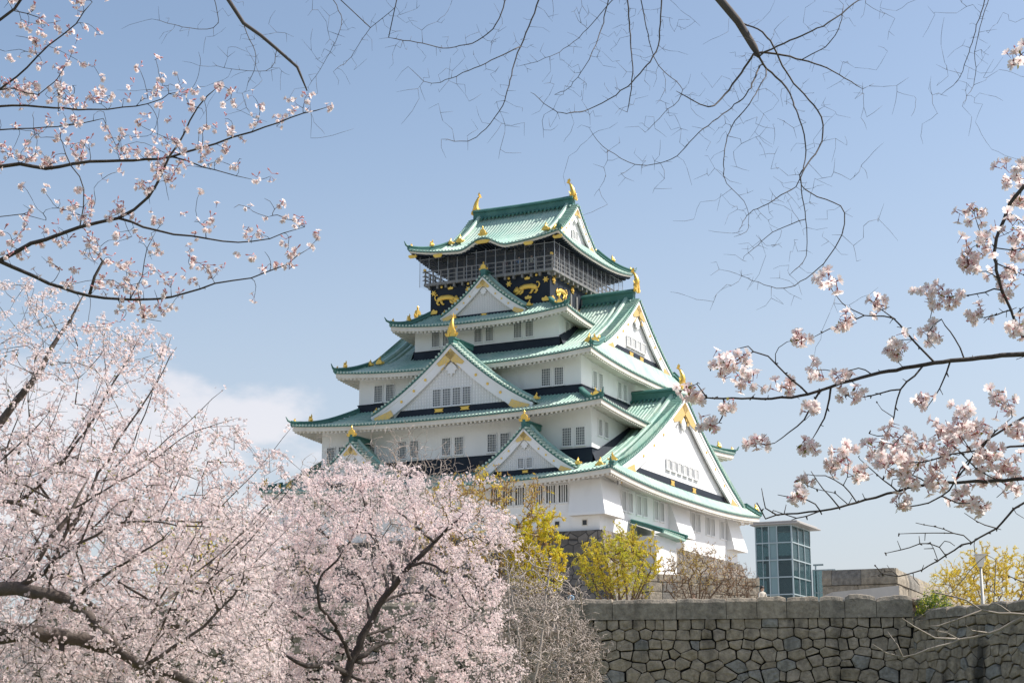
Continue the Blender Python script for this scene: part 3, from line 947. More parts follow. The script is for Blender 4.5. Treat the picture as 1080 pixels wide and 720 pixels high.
# entrance porch in front of the right face
m = MB()
m.box(16.3, 18.3, -10.8, -5.9, PLAZA, 16.1, 0)
m.grid([[(16.1, -11.3, 17.35), (16.1, -5.5, 17.2)], [(17.6, -11.3, 16.85), (17.6, -5.5, 16.7)], [(19.1, -11.3, 16.45), (19.1, -5.5, 16.2)], [(19.1, -11.3, 16.25), (19.1, -5.5, 16.0)], [(18.2, -11.3, 16.2), (18.2, -5.5, 15.95)]], 1)
for k in range(12):
    y = -11.2 + k * .5
    dz = -.15 * k / 11
    m.tube([(16.2, y, 17.36 + dz), (17.6, y, 16.88 + dz), (19.1, y, 16.48 + dz)], .11, 6, 1)
for y in (-11.35, -5.45): m.sweep([(16.1, y, 17.2), (17.6, y, 16.75), (19.15, y, 16.2)], ridge_prof(.25, .4), 3)
m.build('entrance_porch', [M['plaster'], M['copper'], M['copper_pale'], M['copper_dark']], castle)
# ================================================================ ground and stone walls
M['grass'] = mat('rough_grass', (.10, .12, .045), .9, noise=(.5, .8, (.17, .15, .08)), bump=(4, .4))
M['gravel'] = mat('pale_gravel', (.42, .40, .375), .9, noise=(.6, .6, (.31, .295, .27)), bump=(12, .3))
m = MB(); m.add([(-2500, -2500, 0), (2500, -2500, 0), (2500, 2500, 0), (-2500, 2500, 0)], [[0, 1, 2, 3]])
tag(m.build('ground', M['grass']), kind='structure')
WL0 = P(40, 636, 79.0); WL1 = P(962, 627.5, 72.0)      # coping line of the left wall
WR1 = P(1110, 634, 63.5)
pz = PLAZA + EYE
m = MB()
foot = [(WL0[0] - 60, WL0[1] + 2.5), (WL0[0], WL0[1] + .6), (WL1[0] + .3, WL1[1] + .5), (WR1[0] + .6, WR1[1] + .4), (WR1[0] + 10, WR1[1] - 22), (300, 20), (400, 420), (-300, 420), (-300, 80)]
n = len(foot)
m.add([(x, y, pz) for x, y in foot], [list(range(n))])
m.add([(x, y, pz) for x, y in foot] + [(x, y, -.2) for x, y in foot], [[i, (i + 1) % n, (i + 1) % n + n, i + n] for i in range(n)])
tag(m.build('plaza', M['gravel']), kind='structure')

def stone_mat(name, cols, stain=.6, light=1.0):
    def f(m, t, b, cur):
        L = t.links
        g = t.nodes.new('ShaderNodeNewGeometry'); r = t.nodes.new('ShaderNodeValToRGB')
        r.color_ramp.interpolation = 'CONSTANT'
        for i, c in enumerate(cols):
            e = r.color_ramp.elements[i] if i < 2 else r.color_ramp.elements.new(0)
            e.position = i / len(cols); e.color = (*[x * light for x in c], 1)
        L.new(g.outputs['Random Per Island'], r.inputs[0])
        co = t.nodes.new('ShaderNodeTexCoord')
        n1 = t.nodes.new('ShaderNodeTexNoise'); n1.inputs['Scale'].default_value = 3.5; n1.inputs['Detail'].default_value = 8; n1.inputs['Roughness'].default_value = .7
        L.new(co.outputs['Object'], n1.inputs['Vector'])
        mr = t.nodes.new('ShaderNodeMapRange'); mr.inputs['From Min'].default_value = .3; mr.inputs['From Max'].default_value = .7; mr.inputs['To Min'].default_value = .5; mr.inputs['To Max'].default_value = 1.4
        L.new(n1.outputs['Fac'], mr.inputs['Value'])
        h = t.nodes.new('ShaderNodeHueSaturation'); L.new(r.outputs[0], h.inputs['Color']); L.new(mr.outputs[0], h.inputs['Value'])
        mp_ = t.nodes.new('ShaderNodeMapping'); mp_.inputs['Scale'].default_value = (.45, .45, .10); L.new(co.outputs['Object'], mp_.inputs['Vector'])
        n2 = t.nodes.new('ShaderNodeTexNoise'); n2.inputs['Scale'].default_value = 1.6; n2.inputs['Detail'].default_value = 6; L.new(mp_.outputs[0], n2.inputs['Vector'])
        m2 = t.nodes.new('ShaderNodeMapRange'); m2.inputs['From Min'].default_value = .52; m2.inputs['From Max'].default_value = .68; m2.inputs['To Max'].default_value = stain
        L.new(n2.outputs['Fac'], m2.inputs['Value'])
        x = t.nodes.new('ShaderNodeMix'); x.data_type = 'RGBA'; x.inputs['B'].default_value = (.028, .026, .022, 1)
        L.new(m2.outputs[0], x.inputs['Factor']); L.new(h.outputs[0], x.inputs['A']); L.new(x.outputs['Result'], b.inputs['Base Color'])
        bp = t.nodes.new('ShaderNodeBump'); bp.inputs['Distance'].default_value = .09; bp.inputs['Strength'].default_value = 1.0
        L.new(n1.outputs['Fac'], bp.inputs['Height']); L.new(bp.outputs[0], b.inputs['Normal'])
    return mat(name, (.2, .18, .15), .9, extra=f)
SC_ = [(.25, .205, .15), (.20, .165, .125), (.29, .235, .165), (.17, .15, .125), (.225, .19, .145), (.12, .105, .09), (.27, .215, .145), (.20, .185, .16), (.235, .20, .15), (.075, .068, .06), (.34, .29, .22), (.14, .12, .095), (.20, .185, .16), (.10, .088, .075)]
M['wallstone'] = stone_mat('wall_stone', SC_, .9, 1.55)
M['copingstone'] = stone_mat('coping_stone', [(.25, .215, .17), (.21, .185, .15), (.28, .235, .18), (.23, .205, .17)], .4, 1.35)
M['joint'] = mat('wall_joint', (.010, .009, .008), .95)
M['palestone'] = stone_mat('pale_masonry', [(.36, .31, .24), (.30, .265, .21), (.40, .35, .28), (.25, .23, .20), (.16, .15, .135)], .6, .85)

def clip_poly(poly, nx, ny, d):
    res = []
    for i in range(len(poly)):
        a, b = poly[i], poly[(i + 1) % len(poly)]
        da = a[0] * nx + a[1] * ny - d; db = b[0] * nx + b[1] * ny - d
        if da <= 0: res.append(a)
        if da * db < 0:
            t = da / (da - db); res.append((a[0] + (b[0] - a[0]) * t, a[1] + (b[1] - a[1]) * t))
    return res

def stone_field(m, x0, x1, z0, ztop, g, row=.43, wid=(.30, .82), ordered=1.0, gap=.017, bulge=.055, batter=.10, mi=0, curve=lambda x: 0.0):
    """irregular fitted stones on the plane y = 0 (outward -y); top edge ztop"""
    pts = []
    z = ztop - row * .5; k = 0
    while z > z0:
        f = min(1.0, k / 6.0)
        jz = row * (.04 + .36 * f * ordered); x = x0 - 1 + g.uniform(0, 1)
        while x < x1 + 1:
            w = g.uniform(*wid) * (1.0 + .25 * f)
            pts.append((x + w / 2, z + g.normal() * jz * .6, k)); x += w
        z -= row * (1.0 + .12 * f) * g.uniform(.85, 1.15); k += 1
    A = np.array(pts); SZ = 1.3; WT = g.normal(size=len(A)) * .05 * np.minimum(1, .35 + A[:, 2] / 6)
    for i, (px, pz_, kk) in enumerate(pts):
        if px < x0 - .2 or px > x1 + .2: continue
        poly = [(px - 1.5 * row / .5, pz_ - 1.2 * row / .5), (px + 1.5 * row / .5, pz_ - 1.2 * row / .5), (px + 1.5 * row / .5, pz_ + 1.2 * row / .5), (px - 1.5 * row / .5, pz_ + 1.2 * row / .5)]
        D = (A[:, :2] - (px, pz_)) * (1, SZ); dd = np.hypot(D[:, 0], D[:, 1])
        for j in np.argsort(dd)[1:16]:
            nx, nz = D[j][0] / dd[j], D[j][1] / dd[j] * SZ
            nl = sqrt(nx * nx + nz * nz)
            poly = clip_poly(poly, nx, nz, (px * nx + pz_ * nz) + dd[j] / 2 + float(np.clip((WT[i] - WT[j]) / (2 * dd[j]), -.3 * dd[j], .3 * dd[j])) - gap * nl * g.choice([.35, .7, 1.0, 1.6, 2.6], p=[.2, .3, .25, .17, .08]))
            if len(poly) < 3: break
        if len(poly) < 3: continue
        poly = clip_poly(poly, 0, 1, ztop); poly = clip_poly(poly, 0, -1, -z0) if len(poly) > 2 else poly
        poly = clip_poly(poly, 1, 0, x1) if len(poly) > 2 else poly; poly = clip_poly(poly, -1, 0, -x0) if len(poly) > 2 else poly
        if len(poly) < 3: continue
        c = np.mean(poly, axis=0); q = []
        for a in range(len(poly)):
            p, nx_ = np.array(poly[a]), np.array(poly[(a + 1) % len(poly)])
            if np.hypot(*(nx_ - p)) < .06: q.append((p + nx_) / 2); continue
            q.append(p + (nx_ - p) * .08); q.append(p + (nx_ - p) * .92)
        q = np.array(q) + g.normal(size=(len(q), 2)) * .010
        b = bulge * g.uniform(.4, 1.3); tx, tz = g.normal() * .09, g.normal() * .09
        rows = []
        for s, y in ((1.0, .16), (1.0, .02), (.96, -.65 * b), (.80, -b), (.38, -b * 1.04)):
            rr = []
            for a in q:
                e = c + (a - c) * s
                yy = y + (tx * (e[0] - c[0]) + tz * (e[1] - c[1])) * (1 if y < .1 else 0) + (g.normal() * .008 if y < 0 else 0)
                rr.append((e[0], yy - batter * (ztop - e[1]) + curve(e[0]), e[1]))
            rows.append(rr)
        base = len(m.v); m.grid(rows, mi, close=True)
        nq = len(q); m.f.append([base + 4 * nq + a for a in range(nq)]); m.m.append(mi)

def coping_blocks(m, x0, x1, zb, zt, g, wl=(1.2, 2.4), dep=.95, wavy=lambda x: 0.0, mi=0, front=.10):
    x = x0
    while x < x1 - .3:
        w = min(g.uniform(*wl), x1 - x); 
        if x1 - x - w < .5: w = x1 - x
        amp = wavy(x + w / 2); gp = .012
        nx = max(3, int(w / .18)); xs = np.linspace(x + gp, x + w - gp, nx + 1)
        ph = g.uniform(0, 6); h = zt + g.normal() * .02
        top = [h + amp * ((sin(pi * (a - x) / w) + 1e-6) ** .4 * (.75 + .25 * sin(ph + 3 * (a - x))) - .6) + g.normal() * .012 for a in xs]
        rows = []
        for (y, up, ins) in ((-front, 0, 0), (-front, .80, 0), (-front + .07, .97, 1), (-front + .25, 1.0, 1), (dep - .25, 1.0, 1), (dep, .85, 0), (dep, 0, 0)):
            rows.append([(a + (.03 if i == 0 and ins else 0) - (.03 if i == nx and ins else 0), y + g.normal() * .008, zb + (t - zb) * up) for i, (a, t) in enumerate(zip(xs, top))])
        base = len(m.v); m.grid(rows, mi)
        n1 = nx + 1
        m.f.append([base + r * n1 for r in range(len(rows))][::-1]); m.m.append(mi)
        m.f.append([base + r * n1 + nx for r in range(len(rows))]); m.m.append(mi)
        x += w

def wall_thing(name, label, A, B, ztop, zc, seed, wavy, cat='stone wall', coping=True):
    d = B - A; L = float(np.hypot(d[0], d[1])); rz = atan2(d[1], d[0])
    g = np.random.default_rng(seed)
    root = empty(name, (A[0], A[1], 0), rz); tag(root, label, cat)
    m = MB(); stone_field(m, 0, L, max(0.0, ztop - 6.2), ztop, g)
    m.grid([[(-.0, .10 - .10 * 0, ztop - .02), (L, .10, ztop - .02)], [(0, .10 - .10 * ztop, 0), (L, .10 - .10 * ztop, 0)]], 1)
    m.grid([[(-.0, 1.2, ztop - .02), (L, 1.2, ztop - .02)], [(-.0, .10, ztop - .02), (L, .10, ztop - .02)]], 1)
    m.build('stone_face', [M['wallstone'], M['joint']], root)
    if coping:
        c = MB(); ls = L * .835; coping_blocks(c, 0, ls, ztop + .005, zc, g, wl=(1.5, 3.0), wavy=wavy); coping_blocks(c, ls, L, ztop + .005, zc + .04, g, wl=(.85, 1.7), wavy=lambda x: .17)
        c.box(.1, L - .1, .05, .8, ztop + .006, zc - .22, 1)
        c.build('coping', [M['copingstone'], M['joint']], root)
    return root, L
root, L = wall_thing('stone_wall', 'grey fitted stone wall with a coping of long slabs below the castle', WL0, np.array([WL1[0], WL1[1], 0]), WL1[2] - .92, WL1[2] + .0, 3,
           lambda x: .015 if x < 32.5 else (.04 if x < 34.5 else .13))
# end return of the coping wall
RA = P(958, 653, 72.2); 
ztR = RA[2] - .05
WRa = np.array([WL1[0] + .05, WL1[1] - .05, 0]); WRb = np.array([WR1[0] + 3.2, WR1[1] - 7.0, 0])
rootR, LR = wall_thing('stone_wall', 'dark shaded stone wall turning towards the viewer at the right corner', WRa, WRb, ztR, ztR + .55, 9, lambda x: .06, coping=False)
c = MB(); coping_blocks(c, .9, LR, ztR + .005, ztR + .42, np.random.default_rng(4), wl=(.8, 1.5), wavy=lambda x: .10)
c.box(1.0, LR - .1, .05, .8, ztR + .006, ztR + .25, 1)
c.build('coping', [M['copingstone'], M['joint']], rootR)
# rubble where the two walls meet
g = np.random.default_rng(21)
rub = MB()
M['rubble'] = stone_mat('pinkish_rubble', [(.36, .27, .22), (.30, .25, .20), (.40, .31, .26)], .1)
for i in range(46):
    t = g.uniform(0, 1); cx = WL1[0] + .15 + t * 1.9; cy = WL1[1] + .25 + g.uniform(-.1, 1.1); cz = WL1[2] - .85 * t ** .7 - g.uniform(.05, .35)
    r = g.uniform(.10, .24)
    rows = []
    for a in np.linspace(-pi / 2 + .15, pi / 2 - .15, 5):
        rows.append([(cx + r * cos(a) * cos(b) * g.uniform(.8, 1.2), cy + r * cos(a) * sin(b) * g.uniform(.8, 1.2), cz + r * .8 * sin(a)) for b in np.linspace(0, 2 * pi, 7)[:-1]])
    rub.grid(rows, 0, close=True)
tag(rub.build('rubble', M['rubble']), kind='stuff')
tag(bpy.data.objects['rubble'], 'loose pinkish rubble at the broken wall corner', 'rubble')

M['black'] = mat('black_metal', (.02, .02, .022), .5)
M['roofgrey0'] = mat('pale_concrete', (.44, .42, .39), .8, noise=(1.2, .6, (.34, .32, .29)))
# squared masonry: terrace wall behind the shrubs and parapet block on the right
def masonry(m, x0, x1, zb, zt, g, row=1.0, wl=(.9, 2.0), dep=.8, mi=0, y0=0.0):
    z = zb
    while z < zt - .2:
        h = row * g.uniform(.85, 1.15)
        if zt - z - h < row * .5: h = zt - z
        x = x0
        while x < x1 - .01:
            w = g.uniform(*wl)
            if x1 - x - w < wl[0] * .7: w = x1 - x
            o = g.uniform(-.03, .03)
            m.cbox(x + .012, x + w - .012, y0 + o, y0 + dep, z + .012, z + h - .012, .035, mi)
            x += w
        z += h
g = np.random.default_rng(8)
A = P(684, 604, 108); B = P(801, 604, 112)
d = B - A; L = float(np.hypot(d[0], d[1]))
m = MB(); masonry(m, 0, L, pz - .05, A[2], g, .62, (.5, 1.3))
m.box(.02, L - .02, .06, .75, pz - .05, A[2] - .05, 1)
o = m.build('terrace_wall', [M['palestone'], M['joint']]); o.location = (A[0], A[1], 0); o.rotation_euler = (0, 0, atan2(d[1], d[0]))
tag(o, 'squared block terrace wall behind the bare brown shrub', 'stone wall')
# parapet block
blk = empty('stone_parapet', tuple(P(945, 600, 100)[:2]) + (0,), R(-23)); tag(blk, 'pale stone block parapet beside the glass lift tower', 'stone parapet')
zt = P(945, 598, 100)[2]
m = MB(); masonry(m, -4.5, 0, pz - .1, zt - .95, g, .85, (1.0, 2.4), .7, 0)
m.box(-4.45, -.05, .1, 2.0, pz - .1, zt - .96, 1)
m.build('block_face', [M['palestone'], M['joint']], blk)
m = MB()
g2 = np.random.default_rng(5)
yy = .71
side = MB()
masonry(side, .71, 28, pz - .1, zt - .95, g2, .85, (1.2, 2.6), .7, 0)
sv = [(y0, x, z) for (x, y0, z) in side.v]
side.v = [(-y0, x, z) for (y0, x, z) in [(v[1], v[0], v[2]) for v in side.v]]
side.build('side_face', M['palestone'], blk)
# sloped cap stones
def cap(m, L, rot):
    x = 0
    while x < L - .05:
        w = min(g2.uniform(1.4, 2.2), L - x)
        prof = [(-.06, zt - .945), (-.06, zt - .55), (.10, zt - .02), (.85, zt), (.85, zt - .945)]
        vs = []
        for q in (x + .012, x + w - .012):
            for (y, z) in prof:
                vs.append((-q, y, z) if not rot else (-y, q, z))
        n = 5
        m.add(vs, [list(range(n)), list(range(2 * n - 1, n - 1, -1))] + [[i, i + n, (i + 1) % n + n, (i + 1) % n] for i in range(n)])
        x += w
cap(m, 4.5, False); cap(m, 28, True)
m.build('cap_stones', M['palestone'], blk, fixn=True)
# pale ramp and handrail in front of it
ra_, rb_ = P(878, 624, 88), P(948, 617, 88)
rmp = MB(); rmp.prism([(ra_[0], pz - .02), (ra_[0], ra_[2]), (rb_[0], rb_[2]), (rb_[0], pz - .02)], 88, 90.2)
tag(rmp.build('ramp', M['roofgrey0']), kind='structure')
hr = MB()
p0 = P(892, 627, 84); p1 = P(968, 627, 84)
for z in (.95, .55): hr.tube([(p0[0], p0[1], pz + z), (p1[0], p1[1], pz + z)], .022, 6)
for i in range(9):
    x = p0[0] + (p1[0] - p0[0]) * i / 8
    hr.tube([(x, p0[1], pz), (x, p0[1], pz + .97)], .02, 6)
tag(hr.build('handrail', M['black']), 'thin black handrail behind the wall coping near the corner', 'handrail')

# ================================================================ glass lift tower
def glass_extra(m, t, b, cur):
    tr = t.nodes.new('ShaderNodeBsdfTransparent'); tr.inputs[0].default_value = (.62, .75, .76, 1)
    ms = t.nodes.new('ShaderNodeMixShader'); ms.inputs[0].default_value = .65
    t.links.new(b.outputs[0], ms.inputs[1]); t.links.new(tr.outputs[0], ms.inputs[2]); t.links.new(ms.outputs[0], t.nodes['Material Output'].inputs['Surface'])
M['glass'] = mat('blue_green_glass', (.085, .13, .145), .06, spec=.9, extra=glass_extra)
M['frost'] = mat('pale_panel', (.24, .35, .37), .3, noise=(.4, .4, (.19, .29, .31)))
M['alu'] = mat('aluminium_mullion', (.42, .49, .51), .4, metal=.4)
M['roofgrey'] = mat('pale_metal_roof', (.36, .34, .32), .55)
M['corewall'] = mat('lift_core', (.22, .25, .26), .6)
e0 = CW(31.75, -14.4, 0)
lift = empty('lift_tower', (e0[0], e0[1], 0), -YAW); tag(lift, 'glass lift tower with a flat overhanging pale roof right of the castle', 'lift tower')
zt = 16.0 + EYE; zb = pz
LW, LD = 3.1, 5.2
rows_z = np.linspace(zb, zt - .05, 9)
m = MB()
def fpt(x, y, z): return (x, y, z)
# glazing panes, one part per face, mullions proud of them
cols = [0, 1.15, 1.85, LW]
for i in range(3):
    pm = MB(); pm.box(-LW + cols[i] + .03, -LW + cols[i + 1] - .03, .02, .05, zb, zt - .05, 0)
    pm.build('glass_panel' if i != 1 else 'service_panel', M['glass'] if i != 1 else M['frost'], lift)
dcols = np.linspace(0, LD, 4)
for i in range(3):
    pm = MB(); pm.box(-.05, -.02, dcols[i] + .03, dcols[i + 1] - .03, zb, zt - .05, 0); pm.build('glass_panel', M['glass'], lift)
pm = MB(); pm.box(-LW + .02, -LW + .05, .1, LD - .1, zb, zt - .05, 0); pm.build('glass_panel', M['glass'], lift)
pm = MB(); pm.box(-LW + .1, -.1, LD - .05, LD - .02, zb, zt - .05, 0); pm.build('glass_panel', M['glass'], lift)
fm = MB()
for x in cols: fm.box(-LW + x - .05, -LW + x + .05, -.06, .06, zb, zt - .04)
fm.box(-LW + .55, -LW + .60, -.03, .019, zb, zt - .06)
for y in dcols[1:]: fm.box(-.06, .06, y - .05, y + .05, zb, zt - .04)
fm.box(-LW - .06, -LW + .04, LD - .05, LD + .05, zb, zt - .04)
for z in rows_z:
    fm.box(-LW - .02, .07, -.075, .018, z - .05, z + .045); fm.box(-.018, .075, .02, LD, z - .052, z + .047)
    fm.box(-LW - .075, -LW + .018, .02, LD, z - .052, z + .047)
fm.build('mullions', M['alu'], lift)
cm = MB(); cm.box(-LW + .3, -.5, 1.6, LD - .5, zb, zt - 2.4); cm.box(-LW + .25, -.3, .3, LD - .3, rows_z[3] - .1, rows_z[3]); cm.box(-LW + .25, -.3, .3, LD - .3, rows_z[6] - .1, rows_z[6])
cm.build('lift_shaft', M['corewall'], lift)
rm = MB(); rm.cbox(-LW - .35, .85, -.4, LD + .7, zt, zt + .12, .03); rm.cbox(-LW - .15, .6, -.2, LD + .5, zt + .12, zt + .32, .05)
rm.build('roof', M['roofgrey'], lift)
# glazed gallery behind
gm = MB(); GX = 2.0; g0 = zb + 2.5; g1 = zb + 8.0
for i in range(4):
    x = .15 + i * .46
    pm = MB(); pm.box(x + .03, x + .43, LD + .10, LD + .13, g0, g1); pm.build('gallery_pane', M['glass'], lift)
    gm.box(x - .03, x + .03, LD + .06, LD + .16, g0, g1 + .1)
for i in range(6):
    y = LD + .2 + i * 1.5
    pm = MB(); pm.box(GX, GX + .04, y + .04, y + 1.46, g0, g1 - .1 * i); pm.build('gallery_pane', M['glass'], lift)
    gm.box(GX - .04, GX + .08, y - .04, y + .04, zb, g1 + .1 - .1 * i)
    for z in (g0 + 1.8, g0 + 3.6, g1 - .1 * i): gm.box(GX - .05, GX + .09, y + .041, y + 1.459, z, z + .09)
for z in (g0 + 1.8, g0 + 3.6, g1): gm.box(.12, GX, LD + .05, LD + .099, z, z + .09)
gm.box(.12, GX + .1, LD + .05, LD + 9.2, zb + 2.2, zb + 2.49)
gm.build('gallery_frame', M['alu'], lift)
gb = MB(); gb.box(-1.4, .4, LD + .3, LD + 9.0, zb, zb + 2.19); gb.build('gallery_base', M['corewall'], lift)
gp = MB(); gp.tube([(.3, LD + .5, zb + 5), (.3, LD + .5, zt - 3.0)], .07, 6); gp.box(.1, 1.0, LD + .45, LD + .55, zt - 3.0, zt - 2.85)
gp.build('light_mast', M['alu'], lift)

# ================================================================ lamp post
lp = P(1037, 641, 80); lt = P(1035.5, 584, 80)
lamp = empty('lamp_post', (lp[0], lp[1], pz)); tag(lamp, 'pale lamp post with a flared square head beside the yellow shrub', 'lamp post')
M['lampgrey'] = mat('pale_lamp_metal', (.42, .41, .38), .5)
M['lampglass'] = mat('milky_lamp_glass', (.62, .60, .54), .3)
H = lt[2] - pz
m = MB(); m.tube([(0, 0, 0), (0, 0, .5), (0, 0, .55), (0, 0, H - .62)], [.13, .13, .085, .06], 10); m.build('pole', M['lampgrey'], lamp, True)
m = MB()
m.grid([[(-r, -r, z), (r, -r, z), (r, r, z), (-r, r, z)] for r, z in ((.09, H - .62), (.12, H - .55), (.20, H - .06))], 0, close=True); m.build('lantern', M['lampglass'], lamp)
m = MB(); m.cbox(-.25, .25, -.25, .25, H - .06, H, .015); m.build('lantern_cap', M['lampgrey'], lamp)

# ================================================================ people
def person(label, loc, rz, shirt, trousers, hair, s=1.0, lean=0.0, arm=0.25, carry=None):
    me = bpy.data.meshes.new('person')
    J = {'hip': (0, 0, .95), 'waist': (0, 0, 1.12), 'chest': (0, -.02 - lean * .3, 1.34), 'neck': (0, -.02 - lean * .45, 1.49), 'head': (0, -.05 - lean * .55, 1.58), 'crown': (0, -.05 - lean * .6, 1.72)}
    names = list(J); V = [J[k] for k in names]; Rr = [.135, .12, .14, .055, .10, .075]
    E_ = [(0, 1), (1, 2), (2, 3), (3, 4), (4, 5)]
    def ad(p, r, par):
        V.append(p); Rr.append(r); E_.append((par, len(V) - 1)); return len(V) - 1
    cy = J['chest'][1]
    for sg in (-1, 1):
        a = ad((sg * .18, cy, 1.40), .062, 2); a = ad((sg * .23, cy - arm * .2, 1.14), .045, a); a = ad((sg * .20, cy - arm, 1.0 + arm * .5), .036, a); ad((sg * .19, cy - arm * 1.25, .96 + arm * .55), .034, a)
        k = ad((sg * .095, 0, .86), .09, 0); k = ad((sg * .10, -.02, .48), .062, k); k = ad((sg * .10, .01, .09), .045, k); ad((sg * .11, -.15, .04), .042, k)
    me.from_pydata(V, E_, [])
    o = link_mesh('person', me, None, loc, rz)
    o.modifiers.new('skin', 'SKIN').use_smooth_shade = True
    for v, r in zip(me.skin_vertices[0].data, Rr): v.radius = (r, r * .85)
    me.skin_vertices[0].data[0].use_root = True
    sb = o.modifiers.new('sub', 'SUBSURF'); sb.levels = 1; sb.render_levels = 2
    mm = mat('person_clothes', shirt, .85, extra=None)
    t = mm.node_tree; b = t.nodes['Principled BSDF']
    co = t.nodes.new('ShaderNodeTexCoord'); sx = t.nodes.new('ShaderNodeSeparateXYZ'); t.links.new(co.outputs['Object'], sx.inputs[0])
    r = t.nodes.new('ShaderNodeValToRGB'); r.color_ramp.interpolation = 'CONSTANT'
    sk = (.50, .33, .24)
    for i, (p, c) in enumerate(((0, (.04, .035, .03)), (.05, trousers), (.53, shirt), (.80, sk))):
        e = r.color_ramp.elements[i] if i < 2 else r.color_ramp.elements.new(p)
        e.position = p; e.color = (*c, 1)
    dv = t.nodes.new('ShaderNodeMath'); dv.operation = 'MULTIPLY'; dv.inputs[1].default_value = 1 / 1.85
    t.links.new(sx.outputs['Z'], dv.inputs[0]); t.links.new(dv.outputs[0], r.inputs[0]); t.links.new(r.outputs[0], b.inputs['Base Color'])
    me.materials.append(mm)
    # hair cap
    hx, hy, hz = J['head'][0], J['head'][1], J['head'][2] + .05
    hm = MB(); rows = []
    for a in np.linspace(-.25, pi / 2 - .05, 6):
        rows.append([(hx + .108 * cos(a) * cos(q), hy + .022 + .118 * cos(a) * sin(q), hz + .125 * sin(a) + (.03 if sin(q) < -.5 and a < 0 else 0)) for q in np.linspace(0, 2 * pi, 13)[:-1]])
    hm.grid(rows, 0, close=True)
    hm.build('hair', mat('hair', hair, .6), o, True)
    o.scale = (s, s, s)
    tag(o, label, 'person')
    return o
q = P(803.5, 626, 79.5); person('person in a pale cream jacket standing behind the wall below the glass lift', (q[0], q[1], pz), R(30), (.62, .56, .48), (.10, .10, .12), (.03, .022, .018), 1.0)
q = P(604, 626, 81.5); person('person in a light blue top leaning over behind the wall coping', (q[0], q[1], pz), R(-50), (.22, .38, .55), (.06, .07, .10), (.03, .025, .02), .98, .35)
q = P(677.5, 628, 81); person('dark haired person mostly hidden behind the coping under the yellow shrub', (q[0], q[1], pz), R(80), (.12, .10, .09), (.05, .05, .06), (.02, .018, .016), .93)
q = P(731.5, 629, 82); person('person with brown hair just showing over the coping left of the bare shrub', (q[0], q[1], pz), R(10), (.45, .32, .26), (.09, .09, .10), (.06, .035, .02), .93)
for k, (u, v, c, lab) in enumerate(((3.2, -7.6, (.10, .22, .50), 'visitor in a blue jacket on the castle balcony right of centre'), (4.5, -7.55, (.42, .44, .40), 'visitor in a pale coat at the balcony rail near the front corner'),
                                    (-2.6, -7.6, (.10, .10, .11), 'visitor in dark clothes on the left part of the castle balcony'), (1.6, -7.55, (.25, .12, .12), 'visitor in a dull red jacket at the middle of the balcony rail'))):
    w = CW(u, v, 42.72); person(lab, tuple(w), R(20) - YAW + k, c, (.05, .05, .07), (.02, .018, .016), .98)
# ================================================================ plants
from math import hypot
M['bark'] = mat('cherry_bark', (.075, .056, .047), .85, noise=(5, .7, (.15, .125, .11), (1, 1, .35)), bump=(14, .5))
M['bark_dark'] = mat('dark_bark', (.045, .036, .032), .85, noise=(6, .6, (.09, .075, .066)), bump=(18, .4))
M['bark_twig'] = mat('grey_brown_twig', (.085, .072, .068), .85, noise=(6, .6, (.14, .12, .115)))
M['bark_grey'] = mat('grey_twig_bark', (.40, .335, .295), .85, noise=(4, .6, (.50, .43, .39)))
M['bark_lit'] = mat('pale_branch_bark', (.26, .225, .19), .85, noise=(5, .6, (.36, .32, .28)))
M['bark_brown'] = mat('brown_stem_bark', (.13, .085, .055), .85, noise=(4, .6, (.20, .14, .095)))

def petal_mat(name, edge, core, tr=.38):
    m = bpy.data.materials.new(name); m.use_nodes = True
    t = m.node_tree; b = t.nodes['Principled BSDF']; L = t.links
    a = t.nodes.new('ShaderNodeAttribute'); a.attribute_name = 'petal'
    g = t.nodes.new('ShaderNodeNewGeometry')
    x = t.nodes.new('ShaderNodeMix'); x.data_type = 'RGBA'; x.inputs['A'].default_value = (*core, 1); x.inputs['B'].default_value = (*edge, 1)
    L.new(a.outputs['Fac'], x.inputs['Factor'])
    h = t.nodes.new('ShaderNodeHueSaturation')
    mr = t.nodes.new('ShaderNodeMapRange'); mr.inputs['To Min'].default_value = .86; mr.inputs['To Max'].default_value = 1.06
    L.new(g.outputs['Random Per Island'], mr.inputs['Value']); L.new(mr.outputs[0], h.inputs['Value'])
    ms_ = t.nodes.new('ShaderNodeMapRange'); ms_.inputs['To Min'].default_value = .55; ms_.inputs['To Max'].default_value = 1.25
    L.new(g.outputs['Random Per Island'], ms_.inputs['Value']); L.new(ms_.outputs[0], h.inputs['Saturation'])
    L.new(x.outputs['Result'], h.inputs['Color'])
    L.new(h.outputs[0], b.inputs['Base Color']); b.inputs['Roughness'].default_value = .65; b.inputs['Specular IOR Level'].default_value = .2
    trn = t.nodes.new('ShaderNodeBsdfTranslucent'); L.new(h.outputs[0], trn.inputs['Color'])
    ms = t.nodes.new('ShaderNodeMixShader'); ms.inputs[0].default_value = tr
    L.new(b.outputs[0], ms.inputs[1]); L.new(trn.outputs[0], ms.inputs[2]); L.new(ms.outputs[0], t.nodes['Material Output'].inputs['Surface'])
    return m
M['petal'] = petal_mat('cherry_petal', (.95, .86, .85), (.89, .655, .66), .55)
M['petal_near'] = petal_mat('near_cherry_petal', (.94, .87, .85), (.88, .64, .65), .6)
M['calyx'] = mat('red_calyx', (.32, .07, .07), .6, trans=.2)
M['stamen'] = mat('stamen', (.62, .42, .16), .6)
M['bud'] = mat('pink_bud', (.72, .36, .40), .6, trans=.25)
M['young'] = mat('young_bronze_leaf', (.22, .20, .05), .6, trans=.3, island=.35)

